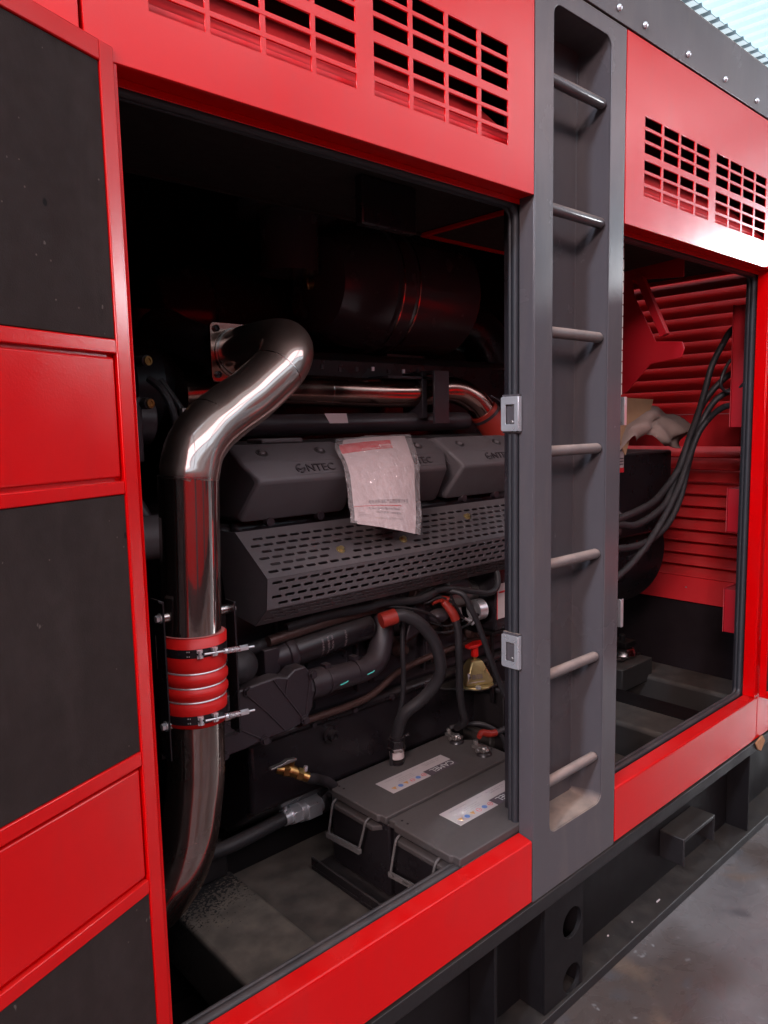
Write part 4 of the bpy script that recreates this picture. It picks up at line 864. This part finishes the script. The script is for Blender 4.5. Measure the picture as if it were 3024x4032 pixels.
cable('battery_cable', [(1.70, .45, 1.128), (1.716, .43, 1.09), (1.726, .42, 1.04), (1.7292, .42, .976), (1.742, .43, .90), (1.7527, .44, .834), (1.775, .45, .76), (1.80, .46, .70), (1.825, .52, .655)], .0125, 'hose', 'black battery cable with red boot hanging from the starter to the rear clamp', 'cable')
b = B(); b.tube([(1.694, .452, 1.135), (1.712, .432, 1.10), (1.721, .425, 1.075)], [.012, .0155, .0150], n=16); o = b.build('cable_boot', 'orange'); o.parent = bpy.data.objects['battery_cable']
cable('ground_cable', [(1.70, .47, 1.17), (1.735, .41, 1.16), (1.755, .39, 1.11), (1.776, .38, 1.06), (1.816, .36, .935), (1.85, .35, .85), (1.88, .34, .783), (1.93, .33, .69), (1.95, .33, .64)], .0095, 'hose', 'thin black cable slanting in front of the gold coloured block', 'cable')
cable('vent_hose', [(1.56, .50, 1.10), (1.556, .50, 1.03), (1.556, .50, .98), (1.566, .51, .90), (1.568, .52, .82), (1.560, .535, .75), (1.550, .55, .68), (1.55, .56, .5)], .0080, 'hose', 'thin black vent hose hanging straight down behind the thick looped hose')
cable('return_hose', [(1.70, .72, .765), (1.80, .72, .79), (1.90, .74, .79), (2.02, .76, .765), (2.15, .78, .72)], .016, 'hose', 'black hose lying level behind the hanging cables')
cable('frame_cable', [(1.98, .52, .76), (2.02, .48, .745), (2.04, .44, .70), (2.03, .42, .62), (2.0, .44, .52)], .014, 'hose', 'black cable bowing below the gold coloured block by the post', 'cable')
b = B(); b.tube([(1.92, .43, .6335), (1.97, .425, .634), (2.05, .43, .62)], .0105, n=14); o = tag(b.build('positive_cable', 'hose'), 'short black cable with red sleeve on the front battery clamp', 'cable')
b = B(); b.tube([(1.845, .437, .640), (1.87, .445, .645), (1.90, .435, .636), (1.925, .43, .634)], [.008, .012, .0125, .012], n=14); oo = b.build('cable_sleeve', 'orange', o)
cable('link_cable', [(1.836, .56, .64), (1.86, .52, .655), (1.90, .47, .66), (1.95, .43, .62), (1.97, .42, .56)], .008, 'hose', 'thin black cable from the rear battery clamp toward the post', 'cable')
FH = thing('fuel_hose', (1.2, .70, .47), 'black hose with steel screw coupling lying level left of the batteries', 'hose')
b = B(); b.tube([(.95, .73, .462), (1.031, .705, .472), (1.13, .70, .480), (1.229, .70, .4873)], .0215, n=22); b.build('hose', 'hose', FH)
b = B(); b.cyl((1.218, .70, .487), (1.244, .70, .488), .0255, n=24); b.cyl((1.228, .70, .511), (1.228, .70, .528), .006); b.cyl((1.218, .70, .526), (1.240, .70, .526), .004); hb = b.build('hose_clip', 'zinc', FH)
b = B(); b.hexn((1.243, .70, .488), (1.274, .70, .4885), .034); b.cyl((1.274, .70, .4885), (1.294, .70, .489), .035, n=32); b.hexn((1.294, .70, .489), (1.345, .70, .4885), .043); b.cyl((1.345, .70, .4885), (1.362, .70, .488), .030, n=28); b.build('coupling', 'zinc', FH, bev=.001)
b = B(); b.tube([(1.358, .70, .488), (1.372, .70, .490), (1.384, .70, .494), (1.40, .705, .51), (1.41, .71, .53)], [.037, .039, .032, .043, .046], n=26); b.tube([(1.345, .70, .53), (1.38, .70, .545), (1.41, .70, .54)], .028, n=20); b.build('rubber_elbow', 'hose', FH)
b = B(); b.box(.72, 1.04, .732, .84, .36, .466); b.build('hose_bracket', 'skid', SK, bev=.012)
DV = thing('drain_valve', (1.11, .50, .74), 'brass drain valve with a flat lever on the oil pan', 'valve')
b = B(); b.tube([(1.085, .52, .757), (1.118, .50, .747), (1.14, .485, .733), (1.158, .475, .722)], [.013, .017, .013, .015], n=16); b.hexn((1.10, .51, .752), (1.115, .503, .748), .019); b.hexn((1.132, .49, .738), (1.145, .483, .731), .018); b.cyl((1.120, .50, .75), (1.121, .495, .775), .007); b.build('valve_body', 'brass', DV)
b = B(); b.prism([(1.045, .776), (1.13, .778), (1.13, .783), (1.10, .788), (1.085, .783), (1.045, .781)], .485, .500, axis='y'); b.build('lever', 'lead', DV, bev=.001)
b = B(); b.tube([(1.152, .477, .725), (1.175, .485, .708), (1.22, .53, .678), (1.265, .565, .645), (1.31, .578, .615), (1.36, .585, .56)], .0150, n=16); b.build('hose', 'hose', DV)
b = B(); b.hexn((1.152, .478, .742), (1.154, .478, .756), .006); b.build('hose_clip', 'zinc', DV)

# ================================================================== GOLD BLOCK ON PLATFORM
PF = thing('isolator_switch', (1.92, .5, .79), 'gold coloured tapered block with red turn knob and barcode sticker', 'switch')
def quadring(cx, cy, z, hx, hy): 
    return [V((cx-hx, cy-hy, z)), (V((cx+hx, cy-hy, z))), V((cx+hx, cy+hy, z)), V((cx-hx, cy+hy, z))]
rotm = Matrix.Translation((1.915, .515, 0)) @ Matrix.Rotation(math.radians(-22), 4, 'Z')
b = B(); b.loft([[rotm @ p for p in quadring(0, 0, z, hx, hy)] for z, hx, hy in ((.797, .052, .040), (.812, .052, .040), (.872, .024, .022), (.880, .018, .018))]); bl = b.build('block', 'gold', PF, bev=.006, segs=3)
b = B(); b.prism([(rotm @ V((x_, y_, 0))).to_2d()[:] for x_, y_ in circ(0, 0, .066, 10)], .7885, .797, axis='z'); b.build('base_plate', 'gold', PF, bev=.002)
b = B(); b.cyl((1.915, .515, .879), (1.915, .515, .892), .009); b.build('stem', 'brass', PF)
b = B(); b.lathe([(0, .012), (.002, .0135), (.032, .0125), (.038, .017), (.048, .016)], (1.915, .515, .890), (0, 0, 1), 20)
b.prism([(1.865, .498), (1.905, .492), (1.965, .51), (1.968, .525), (1.925, .535), (1.87, .52)], .928, .938, axis='z'); b.build('knob', 'plastic', PF, bev=.003)
fm2 = rotm @ frame((-.044, -.0375, .816), (1, 0, 0), V((0, .0185, .060)))
b = B(); b.box(.0, .062, -.006, .026, .0005, .0012, fm2); sk_ = b.build('barcode_sticker', 'label', bl)
b = B(); x = .016
while x < .056:
    wv = random.choice((.0008, .0014, .002)); b.box(x, x+wv, .004, .020, .0012, .0015, fm2); x += wv+random.choice((.0008, .0015))
b.prism(circ(.008, .012, .004, 12), .0012, .0015, axis='z', m=fm2); b.build('barcode', 'ink', sk_)
b = B(); b.hexn((1.872, .462, .797), (1.872, .462, .806), .010); b.build('base_bolt', 'zinc', PF)
b = B(); b.prism([(1.80, .60), (1.815, .56), (1.895, .462), (2.01, .46), (2.06, .56), (2.04, .68), (1.86, .68)], .780, .788, axis='z'); b.prism([(2.005, .46), (2.035, .46), (2.035, .70), (2.005, .70)], .36, .779, axis='z'); b.build('mounting_platform', 'skid', SK, bev=.002)
# vibration mounts
def mount(x, y, z, lab, s=1.):
    t = thing('vibration_mount', (x, y, z), lab, 'mount', 'domed engine mounts on the base frame')
    b = B(); b.box(x-.10*s, x+.10*s, y-.055*s, y+.055*s, z, z+.008); b.build('foot', 'skid', t, bev=.002)
    b = B(); b.lathe([(0, .075*s), (.012, .078*s), (.030, .070*s), (.045, .050*s), (.050, .03*s)], (x, y, z+.008), (0, 0, 1), 40); b.build('dome', 'steelw', t)
    b = B(); b.box(x-.05*s, x+.055*s, y-.05*s, y+.05*s, z+.062, z+.088); b.cyl((x, y, z+.05), (x, y, z+.12), .016); b.build('bearing_block', 'skid', t, bev=.003)
    b = B(); b.hexn((x-.085*s, y-.03, z+.008), (x-.085*s, y-.03, z+.02), .014); b.build('foot_bolt', 'lead', t)
mount(2.15, .60, .585, 'domed mount beside the left side of the ladder post behind the batteries', .8)
mount(3.50, .86, .45, 'domed mount standing on the base frame in the right doorway')
b = B(); b.box(1.98, 2.32, .50, .75, .33, .583); b.build('mount_pedestal', 'beam', SK, bev=.006)
b = B(); b.box(1.75, 2.5, .63, .80, .42, .60); b.build('engine_rail', 'skid', SK, bev=.01)
b = B(); b.box(3.30, 3.60, .74, 1.02, .33, .448); b.build('mount_pedestal', 'beam', SK, bev=.006)

# ================================================================== ALTERNATOR in right doorway
AL = thing('alternator', (2.9, .85, .75), 'black alternator with rounded body in the right doorway', 'alternator')
b = B(); b.lathe([(0, .28), (.02, .305), (.88, .309), (.90, .29), (.92, .2)], (2.42, .845, 1.10), (1, 0, 0), 64); b.build('body', 'black', AL)
b = B(); b.box(2.35, 3.295, .505, 1.2, 1.19, 1.56); tb = b.build('terminal_housing', 'black', AL, bev=.012)
b = B(); b.box(2.62, 2.86, .500, .5045, 1.50, 1.57); lb = b.build('rating_label', 'label', tb)
b = B()
for k in range(3): b.box(2.78, 2.855, .4985, .4995, 1.512+.012*k, 1.518+.012*k)
b.build('label_print', 'ink', lb)
b = B(); b.box(2.62, 2.86, .4985, .4995, 1.48, 1.5); b.build('label_band', 'inkred', lb)
b = B(); b.prism([(3.03, 1.135), (3.05, 1.135), (3.04, 1.165)], .5305, .534, axis='y'); b.build('warning_triangle', 'orange', AL)
b = B(); b.box(2.97, 3.15, .53, .545, 1.085, 1.10, Matrix.Translation((3.0, .5, 1.1)) @ Matrix.Rotation(math.radians(-6), 4, 'Y') @ Matrix.Translation((-3.0, -.5, -1.1))); b.build('terminal_strip', 'engine', AL)
# cardboard and kraft paper
b = B(); b.loft([[V((2.70, .52, 1.80)), V((2.70, .40, 1.56)), V((2.70, .405, 1.56)), V((2.70, .525, 1.80))], [V((2.86, .50, 1.793)), V((2.80, .44, 1.62)), V((2.80, .445, 1.62)), V((2.86, .505, 1.793))], [V((3.10, .50, 1.787)), V((3.00, .47, 1.70)), V((3.00, .475, 1.70)), V((3.10, .505, 1.787))]])
tag(b.build('cardboard_sheet', 'card'), 'brown cardboard sheet propped on the alternator behind the ladder post', 'cardboard')
def kraft():
    b = B(); nu, nv = 26, 14; g = []
    # top edge and bottom edge
    T = [(2.60, .62, 1.60), (2.76, .60, 1.70), (2.92, .56, 1.735), (3.06, .55, 1.755), (3.22, .55, 1.75), (3.36, .53, 1.72), (3.46, .50, 1.667)]
    Bo = [(2.56, .44, 1.545), (2.66, .42, 1.572), (2.745, .415, 1.632), (2.86, .42, 1.617), (2.98, .43, 1.635), (3.10, .45, 1.572), (3.24, .45, 1.578)]
    def samp(L, t):
        f = t*(len(L)-1); i = min(int(f), len(L)-2); a, c = V(L[i]), V(L[i+1]); return a.lerp(c, f-i)
    for i in range(nu+1):
        t = i/nu; row = []
        for j in range(nv+1):
            s = j/nv; p = samp(T, t).lerp(samp(Bo, t), s)
            p.y += .03*math.sin(3.1*s)*-1+.016*math.sin(t*17+s*5)+.012*math.sin(s*13-t*9)*(.3+s); p.z += .010*math.sin(t*23+s*7)+.012*math.sin(s*math.pi)
            row.append(b.bm.verts.new(p))
        g.append(row)
    for i in range(nu):
        for j in range(nv): b.bm.faces.new((g[i][j], g[i+1][j], g[i+1][j+1], g[i][j+1]))
    return b
tag(kraft().build('kraft_paper', 'kraft', ang=60, solid=.0015), 'crumpled brown kraft paper draped over the alternator housing', 'paper')
# corrugated cables
G = 'ribbed black cables hanging in the right doorway'
cable('ribbed_cable', [(2.30, .30, 1.315), (2.47, .30, 1.333), (2.625, .30, 1.352), (2.78, .32, 1.372), (2.93, .35, 1.41), (3.01, .35, 1.46), (3.07, .35, 1.515), (3.13, .35, 1.61), (3.20, .35, 1.70), (3.27, .35, 1.82), (3.31, .34, 1.93), (3.32, .30, 2.02), (3.33, .27, 2.075), (3.36, .24, 2.10)], .0145, 'hose', 'ribbed black cable whose upper end is highest on the red box', 'cable', ribs=True, group=G)
cable('ribbed_cable', [(2.30, .30, 1.30), (2.47, .30, 1.312), (2.60, .30, 1.298), (2.75, .31, 1.318), (2.90, .33, 1.355), (3.0, .35, 1.42), (3.08, .36, 1.51), (3.17, .36, 1.63), (3.25, .36, 1.74), (3.30, .33, 1.82), (3.33, .28, 1.88), (3.36, .24, 1.905)], .0145, 'hose', 'ribbed black cable second from the top along the box and alternator', 'cable', ribs=True, group=G)
cable('ribbed_cable', [(2.28, .30, 1.215), (2.45, .30, 1.222), (2.60, .30, 1.215), (2.75, .31, 1.225), (2.90, .32, 1.27), (3.02, .33, 1.36), (3.10, .34, 1.48), (3.16, .34, 1.60), (3.20, .32, 1.70), (3.22, .28, 1.775), (3.25, .23, 1.815), (3.27, .205, 1.82)], .0140, 'hose', 'ribbed black cable third in height on the red box sagging deepest to the right', 'cable', ribs=True, group=G)
cable('ribbed_cable', [(2.25, .30, 1.06), (2.45, .29, 1.115), (2.60, .29, 1.17), (2.75, .30, 1.245), (2.88, .31, 1.33), (3.0, .32, 1.43), (3.10, .33, 1.54), (3.16, .32, 1.64), (3.20, .29, 1.705), (3.23, .25, 1.745), (3.25, .205, 1.755)], .0140, 'hose', 'ribbed black cable starting lowest beside the ladder post', 'cable', ribs=True, group=G)
cable('control_wire', [(3.25, .205, 1.97), (3.20, .22, 1.93), (3.17, .23, 1.88), (3.165, .235, 1.84), (3.19, .23, 1.815), (3.21, .20, 1.81), (3.20, .16, 1.835), (3.17, .12, 1.875), (3.15, .10, 1.90)], .0065, 'hose', 'thin black wire curling in a loop in front of the red box', 'cable')

# ================================================================== DOCUMENT BAG
BG = thing('document_sleeve', (1.40, .45, 1.5), 'clear plastic sleeve with a white warranty booklet hung over the middle valve cover', 'document')
LFT = [(1.352, .556, 1.6585), (1.300, .497, 1.635), (1.285, .452, 1.600), (1.276, .425, 1.569), (1.262, .400, 1.530), (1.245, .375, 1.495), (1.231, .352, 1.470), (1.216, .334, 1.446)]
RGT = [(1.655, .560, 1.6655), (1.608, .500, 1.645), (1.575, .452, 1.612), (1.5585, .420, 1.579), (1.530, .392, 1.525), (1.506, .365, 1.480), (1.482, .340, 1.432), (1.457, .320, 1.387)]
def surf(u, v, off=0.):
    def crv(L, v):
        f = max(0, min(.99999, v))*(len(L)-1); i = int(f); t = f-i
        a, b_, c, d = V(L[max(i-1, 0)]), V(L[i]), V(L[i+1]), V(L[min(i+2, len(L)-1)])
        return .5*((2*b_)+(c-a)*t+(2*a-5*b_+4*c-d)*t*t+(3*b_-a-3*c+d)*t**3)
    p = crv(LFT, v).lerp(crv(RGT, v), u)
    bul = math.sin(math.pi*u)*(.006+.006*math.sin(v*math.pi))
    n = V((-.12, -.83, .54)).normalized()
    return p+n*(bul+off)
def sheet(u0, u1, v0, v1, off, wav=0., nu=16, nv=22, top=0.):
    b = B(); g = []
    for i in range(nu+1):
        r = []
        for j in range(nv+1):
            u = u0+(u1-u0)*i/nu; v = v0+(v1-v0)*j/nv
            vv = v-(top*(math.sin(math.pi*u)) if j == 0 else 0)
            r.append(b.bm.verts.new(surf(u, vv, off+wav*(math.sin(u*19+v*7)*.5+math.sin(v*23-u*11)*.5))))
        g.append(r)
    for i in range(nu):
        for j in range(nv): b.bm.faces.new((g[i][j], g[i+1][j], g[i+1][j+1], g[i][j+1]))
    return b
sheet(.10, .93, .02, .985, .0010).build('booklet', 'paper', BG, ang=60)
pg = sheet(.06, .70, .10, .945, .0030).build('front_page', 'paper', BG, ang=60)
def ptext(txt, u, v, s, mt, nm='page_print', bold=0., sx=1., par=None):
    t = textmesh(txt, s, 0, sx=sx); bm2 = bmesh.new(); bm2.from_mesh(t)
    if bold: pass
    for q in bm2.verts: q.co = surf(u+q.co.x/.27, v-q.co.y/.30, .0042)
    me = bpy.data.meshes.new('x'); bm2.to_mesh(me); b = B(); b.add(me); return b.build(nm, mt, par or pg)
b = sheet(.06, .695, .105, .215, .0038); b.build('red_header', 'inkred', pg)
ptext('电站用柴油机', .52, .185, .0085, 'inkwhite'); ptext('Diesel Engine for Generating Set', .30, .208, .0085, 'inkwhite')
ptext('电站用柴油机产品质量保修手册', .245, .745, .0125, 'ink', sx=.86)
b = sheet(.06, .70, .768, .775, .0040, nu=16, nv=2); b.build('red_rule', 'inkred', pg)
ptext('Product Quality Warranty Manual', .245, .812, .0112, 'ink', sx=.74); ptext('Diesel Engine for Generating Set', .34, .848, .0095, 'ink', sx=.74)
ptext('Service', .115, .86, .0068, 'inkgrey'); ptext('Tel 400 618 3066', .115, .878, .0050, 'inkgrey'); ptext('Scan to register', .115, .893, .0050, 'inkgrey')
b = sheet(.335, .40, .898, .902, .0041, nu=4, nv=1); b.build('page_mark', 'orangeink', pg); ptext('POWER SYSTEM CO., LTD', .36, .905, .0058, 'inkgrey'); ptext('PRINTED IN CHINA', .54, .895, .0055, 'inkgrey')
b = B()
for k in range(5):
    me = bpy.data.meshes.new('x'); bb = sheet(.25+.02*k, .85-.03*k, .030+.016*k, .0315+.016*k, .0022, nu=14, nv=1); bb.bm.to_mesh(me); b.add(me)
b.build('form_line', 'inkgrey', BG)
sheet(0, 1, 0, 1, .0068, .0030, 40, 48, .035).build('plastic_film', 'film', BG, ang=60)

# paper tag hanging behind the tie strap
b = B(); b.box(.700, .745, .398, .400, 1.165, 1.242); tag(b.build('paper_tag', 'label'), 'small printed white tag behind the strap left of the red hose', 'tag')
